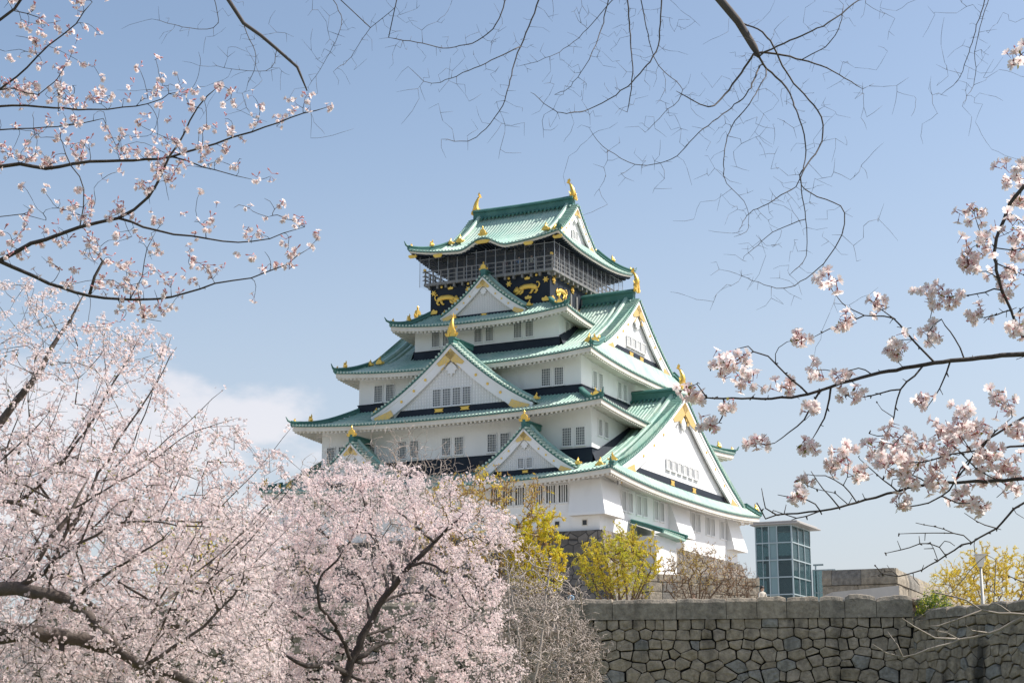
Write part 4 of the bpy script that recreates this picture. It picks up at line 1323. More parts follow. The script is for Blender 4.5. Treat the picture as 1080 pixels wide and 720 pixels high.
# ---- flower templates -------------------------------------------------
def flower_small():
    V = []; F = []; A = []
    for i in range(5):
        a = 2 * pi * i / 5
        c, s = cos(a), sin(a)
        def q(r, w, z): return (r * c - w * s, r * s + w * c, z)
        b = len(V)
        V += [q(.10, 0, 0), q(.62, .40, .22), q(1.0, 0, .34), q(.62, -.40, .22)]; A += [0, .85, 1, .85]
        F.append([b, b + 3, b + 2, b + 1])
    return np.array(V), np.array(F), np.array(A, float), np.zeros(5, int)
def flower_big():
    V = []; F = []; A = []; MI = []
    for i in range(5):
        a = 2 * pi * i / 5
        c, s = cos(a), sin(a)
        def q(r, w, z): return (r * c - w * s, r * s + w * c, z)
        b = len(V)
        for r, w, z, k in ((.08, .05, 0, 0), (.42, .30, .14, .45), (.78, .40, .26, .9), (1.0, .22, .30, 1.0)):
            V += [q(r, -w, z + .06), q(r if r < .9 else .90, 0, z), q(r, w, z + .06)]; A += [k] * 3
        for j in range(3):
            for k in range(2):
                F.append([b + j * 3 + k, b + j * 3 + k + 1, b + j * 3 + k + 4, b + j * 3 + k + 3]); MI.append(0)
    # calyx and stalk (length 1.6), stamens
    def cone(p, n, mi):
        b = len(V)
        for r, z in p:
            for k in range(n): V.append((r * cos(2 * pi * k / n), r * sin(2 * pi * k / n), z)); A.append(0)
        for j in range(len(p) - 1):
            for k in range(n): F.append([b + j * n + k, b + j * n + (k + 1) % n, b + (j + 1) * n + (k + 1) % n, b + (j + 1) * n + k]); MI.append(mi)
    cone([(.05, -1.5), (.05, -.45), (.13, -.40), (.10, -.02)], 4, 1)
    for k in range(5):
        a = k * 1.256 + .6; b = len(V)
        V.extend([(0, 0, .02), (.05 * sin(a), -.05 * cos(a), .02), (.30 * cos(a) + .05 * sin(a), .30 * sin(a) - .05 * cos(a), .36), (.30 * cos(a), .30 * sin(a), .36)]); A.extend([0] * 4)
        F.append([b, b + 1, b + 2, b + 3]); MI.append(2)
    return np.array(V), np.array(F), np.array(A, float), np.array(MI)
FS, FB = flower_small(), flower_big()

def flower_mesh_np(name, tpl, pos, nrm, scl, g, mats, lw=None):
    V, F = scatter(tpl[0], tpl[1], pos, rand_rot(nrm, g), scl)
    return np_mesh(name, V, F, mats, np.tile(tpl[3], len(pos)), ('petal', np.tile(tpl[2], len(pos))), smooth=False)

LEAF = (np.array([(0, 0, 0), (.45, .24, .06), (1, 0, .1), (.45, -.24, .06)], float), np.array([[0, 1, 2, 3]]))

# ---- branches ---------------------------------------------------------
def smooth_path(pts, step=.12, jit=.0, g=None):
    pts = np.array(pts, float)
    if len(pts) < 3: 
        n = max(2, int(np.linalg.norm(pts[1] - pts[0]) / step)); res = pts[0] + (pts[1] - pts[0]) * np.linspace(0, 1, n + 1)[:, None]
    else:
        Q = np.vstack([2 * pts[0] - pts[1], pts, 2 * pts[-1] - pts[-2]]); res = []
        for i in range(1, len(Q) - 2):
            a, b, c, d = Q[i - 1:i + 3]; n = max(1, int(np.linalg.norm(c - b) / step))
            for t in np.linspace(0, 1, n + 1)[:-1]:
                res.append(.5 * ((2 * b) + (c - a) * t + (2 * a - 5 * b + 4 * c - d) * t * t + (3 * b - a - 3 * c + d) * t ** 3))
        res.append(pts[-1]); res = np.array(res)
    if jit and g is not None:
        nz_ = g.normal(size=res.shape) * jit; nz_[0] = 0
        res = res + nz_
    return res

class Tree:
    """skeleton that grows towards target points"""
    def __init__(s, g): s.g = g; s.pos = []; s.par = []; s.fix = []; s.paths = []
    def seed(s, pts, r0, r1, step=.15, jit=.01, attach=None):
        p = smooth_path(pts, step, jit, s.g); ids = []
        pa = -1
        if attach is not None and s.pos:
            A = np.array(s.pos); pa = int(np.argmin(((A - p[0]) ** 2).sum(1)))
            if ((A[pa] - p[0]) ** 2).sum() < attach ** 2: p[0] = A[pa]
        for i, q in enumerate(p):
            s.pos.append(q); s.par.append(pa if i == 0 else len(s.pos) - 2); s.fix.append(r0 + (r1 - r0) * (i / max(1, len(p) - 1))); ids.append(len(s.pos) - 1)
        s.paths.append(ids)
        return p
    def grow(s, targets, seg=.2, bend=.35, jit=.012, up=0.0, maxd=1e9):
        T = np.array(targets); g = s.g
        A = np.array(s.pos)
        d0 = np.array([np.sqrt(((A - t) ** 2).sum(1)).min() for t in T])
        cap = len(s.pos) + len(T) * 30
        buf = np.zeros((cap * 2, 3)); n = len(s.pos); buf[:n] = A
        for i in np.argsort(d0):
            t = T[i]
            d = ((buf[:n] - t) ** 2).sum(1); k = int(np.argmin(d)); D = sqrt(d[k])
            if D < seg * .5 or D > maxd: continue
            a = buf[k]; pk = s.par[k]
            dr = (a - buf[pk]) if pk >= 0 else (t - a)
            dr = dr / (np.linalg.norm(dr) + 1e-9)
            c = a + dr * D * bend + (t - a) * .3 + np.array([0, 0, up * D])
            m = max(1, int(D / seg)); ids = [k]
            for j in range(1, m + 1):
                u = j / m
                q = (1 - u) ** 2 * a + 2 * u * (1 - u) * c + u * u * t + g.normal(size=3) * jit
                s.pos.append(q); s.par.append(ids[-1]); s.fix.append(0.0); ids.append(len(s.pos) - 1)
                if n + 1 >= len(buf): buf = np.vstack([buf, np.zeros_like(buf)])
                buf[n] = q; n += 1
            s.paths.append(ids)
    def radii(s, rt, pw=.5, rmax=1.0):
        n = len(s.pos); cnt = np.zeros(n)
        par = np.array(s.par)
        has = np.zeros(n, bool); has[par[par >= 0]] = True
        cnt[~has] = 1
        for i in range(n - 1, -1, -1):
            if par[i] >= 0: cnt[par[i]] += cnt[i]
        s.r = np.maximum(np.minimum(rt * np.maximum(cnt, 1) ** pw, rmax), np.array(s.fix))
        return s.r
    def wood(s, m, nmax=9, tip=.55, mi=0):
        for ids in s.paths:
            if len(ids) < 2: continue
            pts = [s.pos[i] for i in ids]; r = [s.r[i] for i in ids]
            if len(ids) > 1 and r[0] > r[1] * 1.3: r[0] = r[1] * 1.25
            r[-1] *= tip
            R_ = max(r); k = nmax if R_ > .05 else (6 if R_ > .015 else 4)
            m.tube(pts, r, k, mi)
    def sample(s, dens, rmin, rmax, g):
        """points strewn along the thin wood; returns positions, directions"""
        P_ = np.array(s.pos); par = np.array(s.par); i = np.where((par >= 0) & (s.r < rmax) & (s.r > rmin))[0]
        a = P_[par[i]]; b = P_[i]; L = np.linalg.norm(b - a, axis=1)
        n = g.poisson(L * dens); k = np.repeat(np.arange(len(i)), n)
        u = g.random(len(k))[:, None]
        return a[k] + (b[k] - a[k]) * u, (b - a)[k] / (L[k][:, None] + 1e-9)

def in_poly(x, y, poly):
    c = False; n = len(poly)
    for i in range(n):
        x0, y0 = poly[i]; x1, y1 = poly[(i + 1) % n]
        if (y0 > y) != (y1 > y) and x < (x1 - x0) * (y - y0) / (y1 - y0) + x0: c = not c
    return c
def crown_targets(poly, d, depth, n, g, keep=None, front=1.0):
    xs = [p[0] for p in poly]; ys = [p[1] for p in poly]; res = []
    while len(res) < n:
        x, y = g.uniform(min(xs), max(xs)), g.uniform(min(ys), max(ys))
        if in_poly(x, y, poly) and (keep is None or g.random() < keep(x, y)):
            res.append(P(x, y, d + g.normal() * depth * .5 if depth < 0 else d + g.uniform(-depth * front, depth)))
    return res

def blossom_clusters(base, direc, g, per, rad, size, sp=.5):
    k = len(base)
    nrm = g.normal(size=(k, 3)) * .8 + np.array([0, 0, .1]); nrm /= np.linalg.norm(nrm, axis=1, keepdims=True)
    n = g.integers(per[0], per[1] + 1, size=k); idx = np.repeat(np.arange(k), n)
    dv = g.normal(size=(len(idx), 3)); dv /= np.linalg.norm(dv, axis=1, keepdims=True)
    dv = dv + nrm[idx] * sp; dv /= np.linalg.norm(dv, axis=1, keepdims=True)
    pos = base[idx] + dv * rad * g.uniform(.6, 1.1, size=(len(idx), 1))
    return pos, dv, size * g.uniform(.8, 1.15, size=len(idx))

def clump(b, f, g):
    ph = g.uniform(0, 6, 6)
    return np.sin(b[:, 0] * f * 2.1 + ph[0]) * np.sin(b[:, 2] * f * 2.4 + ph[1]) + .6 * np.sin(b[:, 1] * f * 1.7 + b[:, 0] * f + ph[2]) * np.sin(b[:, 2] * f * 1.3 - b[:, 1] * f + ph[3]) + g.normal(size=len(b)) * .35

# ================================================================ cherry tree with the leaning dark trunk, middle distance
def cherry_middle():
    g = np.random.default_rng(31); d = 30.0
    base = P(352, 735, d)
    root = empty('cherry_tree', (base[0] - .5, base[1], 0))
    tag(root, 'round crowned cherry tree in full pale pink bloom with a leaning dark trunk', 'cherry tree')
    T = Tree(g)
    T.seed([(base[0] - .5, d, 0), (base[0] - .35, d, 1.2), P(366, 712, d), P(383, 670, d), P(398, 640, d), P(415, 618, d - .1), P(432, 596, d - .2), P(448, 580, d - .2), P(456, 572, d - .2)], .12, .040, .2, .022)
    T.seed([P(378, 697, d), P(392, 684, d + .2), P(405, 678, d + .3), P(418, 677, d + .5)], .055, .03, .15, attach=.5)
    T.seed([P(366, 712, d), P(345, 700, d - .4), P(325, 702, d - .8), P(300, 690, d - 1.2)], .07, .03, .2, attach=.5)
    T.seed([P(432, 596, d - .2), P(452, 594, d - .5), P(468, 602, d - .8), P(485, 622, d - 1.1), P(494, 638, d - 1.2)], .028, .012, .15, attach=.5)
    T.seed([P(418, 614, d - .1), P(410, 590, d + .2), P(395, 570, d + .5), P(380, 553, d + .8)], .035, .014, .15, attach=.5)
    T.seed([P(372, 700, d), P(355, 660, d - .6), P(338, 640, d - .9), P(337, 612, d - 1.0), P(355, 590, d - 1.1), P(375, 560, d - 1.1), P(380, 540, d - 1.1)], .045, .012, .15, attach=.8)
    T.seed([P(400, 636, d), P(430, 625, d + .5), P(460, 628, d + 1.0), P(480, 640, d + 1.3)], .03, .012, .15, attach=.5)
    T.seed([P(456, 572, d - .2), P(440, 556, d - .2), P(420, 540, d), P(412, 528, d)], .03, .010, .15, attach=.5)
    T.seed([P(456, 572, d - .2), P(474, 556, d - .4), P(490, 540, d - .5)], .03, .010, .15, attach=.5)
    for pts in ([(372, 700, 0), (420, 694, .5), (480, 680, .8), (545, 650, 1.0)], [(383, 670, 0), (430, 655, .6), (490, 640, 1.0), (538, 606, 1.2)], [(378, 690, 0), (340, 668, .8), (295, 630, 1.2), (250, 575, 1.4)],
                [(390, 655, 0), (380, 610, 1.0), (340, 560, 1.4), (300, 520, 1.5)], [(410, 625, 0), (400, 580, .8), (385, 530, 1.0), (368, 488, 1.1)], [(440, 588, 0), (470, 560, .6), (500, 548, .9), (520, 556, 1.0)],
                [(366, 712, 0), (320, 715, .7), (270, 690, 1.0), (235, 640, 1.2)], [(366, 712, 0), (430, 725, .4), (500, 720, .6), (560, 705, .8)], [(430, 600, 0), (440, 560, .8), (432, 525, 1.0), (425, 506, 1.0)]):
        T.seed([P(x, y, d + z) for x, y, z in pts], .030, .007, .15, .012, attach=.6)
    poly = [(250, 560), (262, 535), (285, 540), (300, 515), (322, 520), (335, 500), (352, 508), (372, 488), (392, 505), (415, 500), (430, 516), (448, 514), (470, 536), (492, 534), (505, 556), (525, 570), (512, 590), (530, 604), (512, 622), (535, 640), (520, 662), (548, 690), (535, 712), (556, 740), (556, 780), (240, 790), (228, 735), (240, 690), (228, 650), (244, 620), (238, 590)]
    spine = [(366, 712), (383, 670), (398, 640), (415, 618), (432, 596), (448, 580), (378, 697), (405, 678), (338, 640), (372, 690)]
    tgs = crown_targets(poly, d + .3, 3.0, 2500, g, front=.55)
    def infront(p):
        if p[1] > d + .35: return False
        v = p - np.array([0, 0, EYE]); c_, s_ = cos(PITCH), sin(PITCH)
        dd = c_ * v[1] + s_ * v[2]; x = 540 + FPX * v[0] / dd; y = 360 - FPX * (-s_ * v[1] + c_ * v[2]) / dd
        return min(hypot(x - a, y - b) for a, b in spine) < 14
    T.grow([p + g.normal(size=3) * .07 for p in tgs if not infront(p)], .18, .25, .015, .16)
    sh = [P(g.uniform(245, 545), g.uniform(500, 640), d + g.uniform(-1, 2.5)) for _ in range(60)]
    T.grow(sh, .2, .15, .010, .12)
    poly2 = [(300, 505), (340, 484), (420, 486), (470, 515), (540, 545), (555, 600), (520, 560), (460, 520), (400, 500), (330, 508)]
    T.grow(crown_targets(poly2, d, 1.8, 160, g), .22, .3, .015, .05)
    T.radii(.0038, .42, .05)
    m = MB(); T.wood(m); 
    o = m.build('limbs', M['bark_dark'], None, True); o.parent = root; o.matrix_parent_inverse = root.matrix_basis.inverted()
    b, dr = T.sample(20, 0, .02, g); b = b + g.normal(size=b.shape) * .035; b = b[clump(b, 2.1, g) > -.8]
    pos, nr, sz = blossom_clusters(b, dr, g, (3, 7), .08, .0245)
    keep = g.random(len(pos)) < 1.0
    o = link_mesh('blossom', flower_mesh_np('blossom', FS, pos[keep], nr[keep], sz[keep], g, [M['petal']]), root); o.matrix_parent_inverse = root.matrix_basis.inverted()
    print('cherry middle flowers', len(pos))
cherry_middle()

# ================================================================ big cherry tree on the left edge
def cherry_left():
    g = np.random.default_rng(47); d = 17.0
    b0 = P(-160, 720, d)
    root = empty('cherry_tree', (b0[0], b0[1], 0))
    tag(root, 'large spreading cherry tree in pink bloom filling the lower left corner', 'cherry tree')
    T = Tree(g)
    T.seed([(b0[0], d, 0), (b0[0] + .05, d, 1.0), P(-150, 690, d), P(-90, 600, d + .2), P(-40, 500, d + .4), P(0, 446, d + .5), P(18, 422, d + .5), P(41, 393, d + .5), P(52, 370, d + .6), P(75, 338, d + .7), P(92, 305, d + .8)], .17, .006, .2)
    T.seed([P(-150, 690, d), P(-60, 672, d - .3), P(0, 670, d - .4), P(35, 665, d - .4), P(64, 669, d - .3), P(105, 680, d - .2), P(117, 684, d - .1), P(150, 705, d), P(185, 735, d + .2)], .13, .05, .15, attach=.6)
    T.seed([P(-130, 660, d), P(-60, 625, d - .9), P(0, 621, d - 1.2), P(35, 624, d - 1.3), P(76, 635, d - 1.3), P(90, 645, d - 1.3), P(104, 662, d - 1.3), P(122, 681, d - 1.3), P(152, 702, d - 1.2), P(192, 714, d - 1.1), P(230, 740, d - 1.0)], .10, .035, .12, attach=.8)
    T.seed([P(24, 622, d - 1.25), P(30, 612, d - 1.3), P(41, 587, d - 1.3), P(56, 565, d - 1.3), P(70, 545, d - 1.2), P(92, 505, d - 1.1)], .036, .010, .12, attach=.3)
    T.seed([P(76, 635, d - 1.3), P(110, 607, d - 1.6), P(150, 583, d - 1.8), P(180, 560, d - 2)], .020, .006, .12, attach=.3)
    T.seed([P(-60, 560, d), P(0, 530, d + .2), P(18, 530, d + .2), P(70, 481, d), P(117, 411, d - .2), P(152, 347, d - .3)], .026, .004, .15, attach=1.2)
    T.seed([P(40, 620, d - 1.0), P(87, 533, d - .8), P(122, 469, d - .7), P(157, 417, d - .6), P(187, 364, d - .5)], .022, .004, .15, attach=.6)
    T.seed([P(40, 600, d - 1), P(128, 551, d - 1.4), P(187, 554, d - 1.6), P(245, 557, d - 1.7)], .016, .005, .15, attach=.6)
    T.seed([P(60, 690, d - .3), P(70, 705, d - .4), P(78, 740, d - .5)], .03, .02, .1, attach=.6)
    T.seed([P(60, 545, d - 1), P(140, 500, d - 1.4), P(205, 455, d - 1.5), P(250, 440, d - 1.6)], .014, .004, .15, attach=.8)
    T.seed([P(115, 684, d), P(170, 640, d + .6), P(225, 590, d + 1.1), P(270, 545, d + 1.4), P(310, 505, d + 1.5)], .022, .004, .15, attach=.5)
    T.seed([P(152, 702, d - 1.2), P(215, 660, d - 1.2), P(255, 610, d - 1.2), P(262, 570, d - 1.2)], .022, .006, .15, attach=.5)
    dense = [(-60, 300), (10, 295), (60, 305), (100, 330), (118, 362), (118, 400), (150, 420), (165, 450), (205, 468), (235, 490), (262, 520), (275, 560), (285, 620), (290, 735), (290, 770), (-60, 770)]
    def kp(x, y): return 1.0 if y > 470 else .62
    for _ in range(30):                                        # long straight shoots leaning up to the right
        x, y = g.uniform(-20, 210), g.uniform(480, 690); l = g.uniform(70, 170); a = R(g.uniform(38, 72)); dz = g.uniform(-1.8, 1.2)
        T.seed([P(x, y, d + dz), P(x + l * .55 * cos(a), y - l * .5 * sin(a), d + dz - .1), P(x + l * cos(a), y - l * sin(a), d + dz - .2)], .009, .003, .15, .006, attach=2.5)
    low = [(-60, 455), (60, 450), (160, 465), (235, 500), (270, 540), (290, 620), (300, 735), (300, 770), (-60, 770)]
    T.grow(crown_targets(low, d + .6, 2.6, 1900, g), .16, .28, .012, .14)
    T.grow(crown_targets(dense, d, 2.4, 1800, g, kp), .16, .28, .012, .14)
    thin = [(100, 330), (185, 355), (175, 400), (200, 440), (260, 445), (330, 500), (290, 540), (250, 500), (160, 450), (118, 405)]
    T.grow(crown_targets(thin, d, 1.6, 190, g), .16, .3, .010, .04)
    T.radii(.0024, .42, .035)
    m = MB(); T.wood(m)
    o = m.build('limbs', M['bark'], root, True); o.matrix_parent_inverse = root.matrix_basis.inverted()
    b, dr = T.sample(21, 0, .011, g); b = b + g.normal(size=b.shape) * .02; b = b[clump(b, 3.2, g) > -.6]
    pos, nr, sz = blossom_clusters(b, dr, g, (2, 5), .045, .0185)
    o = link_mesh('blossom', flower_mesh_np('blossom', FS, pos, nr, sz, g, [M['petal']]), root); o.matrix_parent_inverse = root.matrix_basis.inverted()
    print('cherry left flowers', len(pos))
    # a few buds and bronze young leaves
    b, dr = T.sample(2.0, 0, .010, g)
    V, F = scatter(LEAF[0], LEAF[1], b, rand_rot(g.normal(size=(len(b), 3)), g), g.uniform(.025, .05, len(b)))
    o = link_mesh('young_leaves', np_mesh('young_leaves', V, F, M['young']), root); o.matrix_parent_inverse = root.matrix_basis.inverted()
cherry_left()

# ================================================================ cherry behind, filling the gap under the cloud
def cherry_back():
    g = np.random.default_rng(63); d = 26.0
    b0 = P(150, 730, d)
    root = empty('cherry_tree', (b0[0], b0[1], 0))
    tag(root, 'pink cherry in bloom behind the thick limbs of the left cherry', 'cherry tree')
    T = Tree(g)
    T.seed([(b0[0], d, 0), (b0[0] + .1, d, 1.2), P(165, 690, d), P(190, 640, d), P(205, 590, d)], .13, .03, .2, .015)
    T.seed([P(165, 690, d), P(110, 650, d + .4), P(60, 600, d + .5), P(20, 540, d + .6)], .06, .02, .2, .012, attach=.6)
    T.seed([P(175, 670, d), P(230, 640, d - .4), P(280, 590, d - .5)], .05, .015, .2, .012, attach=.6)
    poly = [(-50, 500), (20, 478), (80, 492), (150, 522), (200, 530), (225, 515), (260, 530), (300, 545), (310, 600), (305, 760), (-50, 760)]
    T.grow(crown_targets(poly, d, 2.6, 1700, g), .2, .35, .014, .05)
    T.radii(.0034, .42, .05)
    m = MB(); T.wood(m)
    o = m.build('limbs', M['bark'], root, True); o.matrix_parent_inverse = root.matrix_basis.inverted()
    b, dr = T.sample(17, 0, .02, g); b = b + g.normal(size=b.shape) * .03; b = b[clump(b, 2.3, g) > -.8]
    pos, nr, sz = blossom_clusters(b, dr, g, (3, 6), .07, .023)
    o = link_mesh('blossom', flower_mesh_np('blossom', FS, pos, nr, sz, g, [M['petal']]), root); o.matrix_parent_inverse = root.matrix_basis.inverted()
cherry_back()

# ================================================================ sparse flowering boughs, top left
def keepin(o, root): o.matrix_parent_inverse = root.matrix_basis.inverted(); return o
def cherry_top_left():
    g = np.random.default_rng(5); d = 10.0
    b0 = P(-330, 700, d)
    root = empty('cherry_tree', (b0[0], b0[1], 0))
    tag(root, 'sparsely flowering cherry with long bare boughs reaching in from the upper left edge', 'cherry tree')
    T = Tree(g)
    T.seed([(b0[0], d, 0), (b0[0] + .1, d, 1.5), P(-280, 480, d), P(-230, 330, d), P(-190, 200, d), P(-150, 60, d), P(-120, -60, d)], .13, .05, .15)
    L = [
     ([(-228, 320), (-110, 225), (0, 176), (47, 177), (94, 171), (140, 169), (180, 165), (227, 151), (265, 139), (307, 124), (347, 113)], .030, .0035, 0),
     ([(-250, 400), (-120, 340), (0, 275), (47, 253), (85, 239), (125, 229), (156, 208), (180, 165), (194, 142), (208, 113), (231, 90)], .036, .004, -.3),
     ([(125, 229), (165, 243), (203, 250), (265, 255), (300, 246), (321, 239)], .012, .003, -.3),
     ([(0, 275), (38, 293), (94, 312), (137, 316), (180, 313), (227, 300), (265, 293), (302, 279), (326, 262)], .018, .003, -.3),
     ([(-190, 200), (-90, 130), (0, 112), (94, 116), (156, 110), (180, 99), (200, 95)], .022, .003, .3),
     ([(-200, 240), (-90, 150), (0, 137), (61, 135), (109, 125), (118, 146), (128, 165)], .014, .003, .5),
     ([(-170, 150), (-80, 130), (0, 94), (28, 71), (52, 47), (80, 24), (97, 2)], .018, .004, .1),
     ([(-150, 60), (-60, 50), (0, 21), (24, -2), (50, -30)], .022, .012, .4),
     ([(182, 165), (227, 179), (250, 186), (269, 191)], .008, .0025, 0),
     ([(0, 90), (40, 100), (60, 85), (75, 60)], .008, .003, .2),
     ([(85, 239), (88, 200), (75, 175), (65, 150)], .005, .0025, -.2),
     ([(137, 316), (150, 290), (155, 262), (165, 243)], .006, .0025, -.2),
     ([(94, 312), (100, 292), (108, 275), (104, 268)], .016, .010, .3),
     ([(137, 316), (150, 335), (172, 338)], .006, .003, -.2),
     ([(-60, 235), (0, 228), (25, 226), (48, 232)], .005, .002, .4),
     ([(0, 6), (40, 18), (44, 30)], .006, .003, .2), ([(61, 135), (62, 100), (66, 78)], .004, .002, .3)]
    for pts, r0, r1, dz in L:
        T.seed([P(x, y, d + dz) for x, y in pts], r0 * .68, r1 * .8, .08, .004, attach=.45)
    # short spurs along the boughs
    Pn = np.array(T.pos); fx = np.array(T.fix); tg = []
    cand = np.where((fx < .02) & (Pn[:, 0] > -3.4))[0]
    for i in g.choice(cand, 520):
        v = g.normal(size=3); v[1] *= .8; v[2] = abs(v[2]) * .8 + .35 if g.random() < .72 else v[2]
        v /= np.linalg.norm(v); tg.append(Pn[i] + v * g.choice([.06, .10, .16, .26, .4], p=[.26, .28, .24, .16, .06]))
    T.grow(tg, .03, .3, .002, .05)
    T.radii(.0017, .33, .010)
    m = MB(); T.wood(m)
    keepin(m.build('limbs', M['bark_dark'], root, True), root)
    tips = np.array([T.pos[ids[-1]] for ids in T.paths[len(L) + 1:]])
    sel = tips[g.random(len(tips)) < .78]
    extra = [P(x, y, d - .2) for x, y in ((231, 90), (322, 239), (326, 262), (345, 113), (325, 108), (305, 106), (270, 120), (200, 115), (180, 128), (152, 124), (205, 96), (190, 90), (140, 90), (105, 95), (70, 112), (36, 90), (30, 42), (45, 35), (80, 45), (12, 60), (10, 92), (160, 218), (190, 228), (228, 218), (262, 240), (180, 195), (95, 215), (45, 245), (60, 250), (120, 250), (85, 160), (220, 155), (240, 155), (235, 285), (195, 290), (145, 285), (210, 280), (120, 305), (170, 332), (160, 330), (150, 335), (250, 270), (265, 272), (300, 255), (270, 190))]
    sel = np.vstack([sel, extra])
    pos, nr, sz = blossom_clusters(sel, None, g, (1, 5), .030, .0185, .8)
    keepin(link_mesh('blossom', flower_mesh_np('blossom', FB, pos, nr, sz, g, [M['petal'], M['calyx'], M['stamen']]), root), root)
    bb = sel[g.random(len(sel)) < .6] + g.normal(size=(1, 3)) * .01
    bb = bb; bm = MB()
    for q in np.repeat(bb, 2, axis=0):
        v = g.normal(size=3); v[2] = abs(v[2]); v /= np.linalg.norm(v)
        bm.tube([q, q + v * .022, q + v * .034, q + v * .045], [.0018, .002, .006, .001], 5)
    keepin(bm.build('buds', M['bud'], root), root)['kind'] = 'stuff'
cherry_top_left()

# ================================================================ bare tree whose branches hang in from above
def bare_top():
    g = np.random.default_rng(77); d = 12.0
    b0 = np.array([5.2, 9.0, 0])
    root = empty('bare_tree', tuple(b0)); tag(root, 'leafless tree whose thin curling branches hang down from the top edge above the castle', 'bare tree')
    T = Tree(g)
    T.seed([b0, b0 + (0, 0, 3), b0 + (-.3, .3, 6), b0 + (-1.2, 1.2, 8.2), b0 + (-2.4, 2.4, 8.6), P(745, -70, d), P(756, -4, d), P(780, 22, d), P(795, 51, d), P(801, 60, d)], .17, .028, .15)
    T.seed([b0 + (-1.2, 1.2, 8.2), (1.5, 11.5, 8.9), P(560, -130, d), P(400, -140, d), P(300, -110, d), P(225, -40, d), P(240, -4, d), P(255, 24, d), P(293, 52, d), P(312, 71, d), P(327, 95, d)], .08, .010, .15, attach=.5)
    L = [([(800, 60), (809, 72), (829, 92), (843, 125), (850, 159), (845, 193), (850, 231), (850, 270), (833, 290)], .011, .003),
         ([(797, 53), (785, 72), (761, 104), (747, 113), (730, 105), (713, 96)], .012, .004),
         ([(785, 24), (809, 39), (833, 82), (862, 116), (867, 149), (843, 188), (862, 207), (886, 217), (891, 236), (872, 274), (833, 303), (800, 298), (776, 289)], .009, .0025),
         ([(797, 54), (833, 60), (872, 72), (910, 94)], .011, .004),
         ([(656, -60), (662, 0), (665, 38), (667, 77), (662, 118)], .008, .004),
         ([(580, -60), (568, 0), (544, 62), (530, 111), (503, 144), (485, 149), (465, 147)], .008, .0025),
         ([(650, -40), (636, 24), (621, 63), (602, 91), (585, 100)], .006, .0025),
         ([(705, -50), (698, 0), (694, 48), (675, 78), (655, 96), (621, 115), (588, 118), (559, 96)], .008, .0025),
         ([(803, 66), (790, 95), (775, 111), (737, 140), (708, 168), (670, 173), (636, 154), (621, 135)], .008, .0025),
         ([(809, 77), (790, 110), (771, 135), (763, 168), (766, 193), (785, 212), (790, 240), (775, 250)], .006, .002),
         ([(545, -30), (520, 30), (480, 50), (440, 45), (410, 40)], .006, .0025), ([(548, 50), (500, 72), (455, 88), (430, 70)], .005, .002),
         ([(845, 193), (810, 215), (790, 225), (778, 245)], .005, .002), ([(850, 231), (815, 245), (795, 262), (785, 270)], .004, .002),
         ([(800, 58), (840, 40), (880, 20), (930, -20)], .010, .005), ([(850, 60), (870, 50), (885, 30), (890, 5)], .005, .003),
         ([(1045, -20), (1020, 60), (1010, 85), (992, 100)], .005, .002), ([(1048, -20), (1030, 45), (1028, 85), (1015, 112)], .004, .002),
         ([(650, -5), (610, 40), (575, 62), (545, 70)], .005, .002), ([(672, -20), (690, 60), (720, 95), (700, 120), (680, 140)], .005, .002),
         ([(420, -10), (415, 10), (390, 30), (370, 60), (352, 75)], .004, .002), ([(340, -20), (360, 20), (348, 55), (325, 92)], .004, .002), ([(220, -20), (230, 25), (200, 30), (160, 20)], .004, .002), ([(255, 24), (270, 60), (260, 95)], .004, .002), ([(293, 52), (280, 75), (220, 70)], .003, .002)]
    for pts, r0, r1 in L:
        T.seed([P(x, y, d + g.uniform(-.15, .15)) for x, y in pts], r0 * .9, r1 * .9, .05, .003, attach=.9)
    Pn = np.array(T.pos); fx = np.array(T.fix)
    def vis(p):
        return p[2] > 3 and abs(p[1] - d) < .8
    cand = [i for i in range(len(Pn)) if fx[i] < .014 and vis(Pn[i])]
    tg = []
    for i in g.choice(cand, 1750):
        a = g.uniform(0, 2 * pi); L_ = g.choice([.07, .14, .24, .42, .65], p=[.22, .28, .26, .17, .07])
        tg.append(Pn[i] + np.array([cos(a) * L_, g.normal() * .25 * L_, (sin(a) * .8 - .15) * L_]))
    T.grow(tg, .06, .12, .0045, .0)
    T.radii(.00125, .24, .008)
    m = MB(); T.wood(m, tip=.5)
    keepin(m.build('branches', M['bark_twig'], root, True), root)
bare_top()

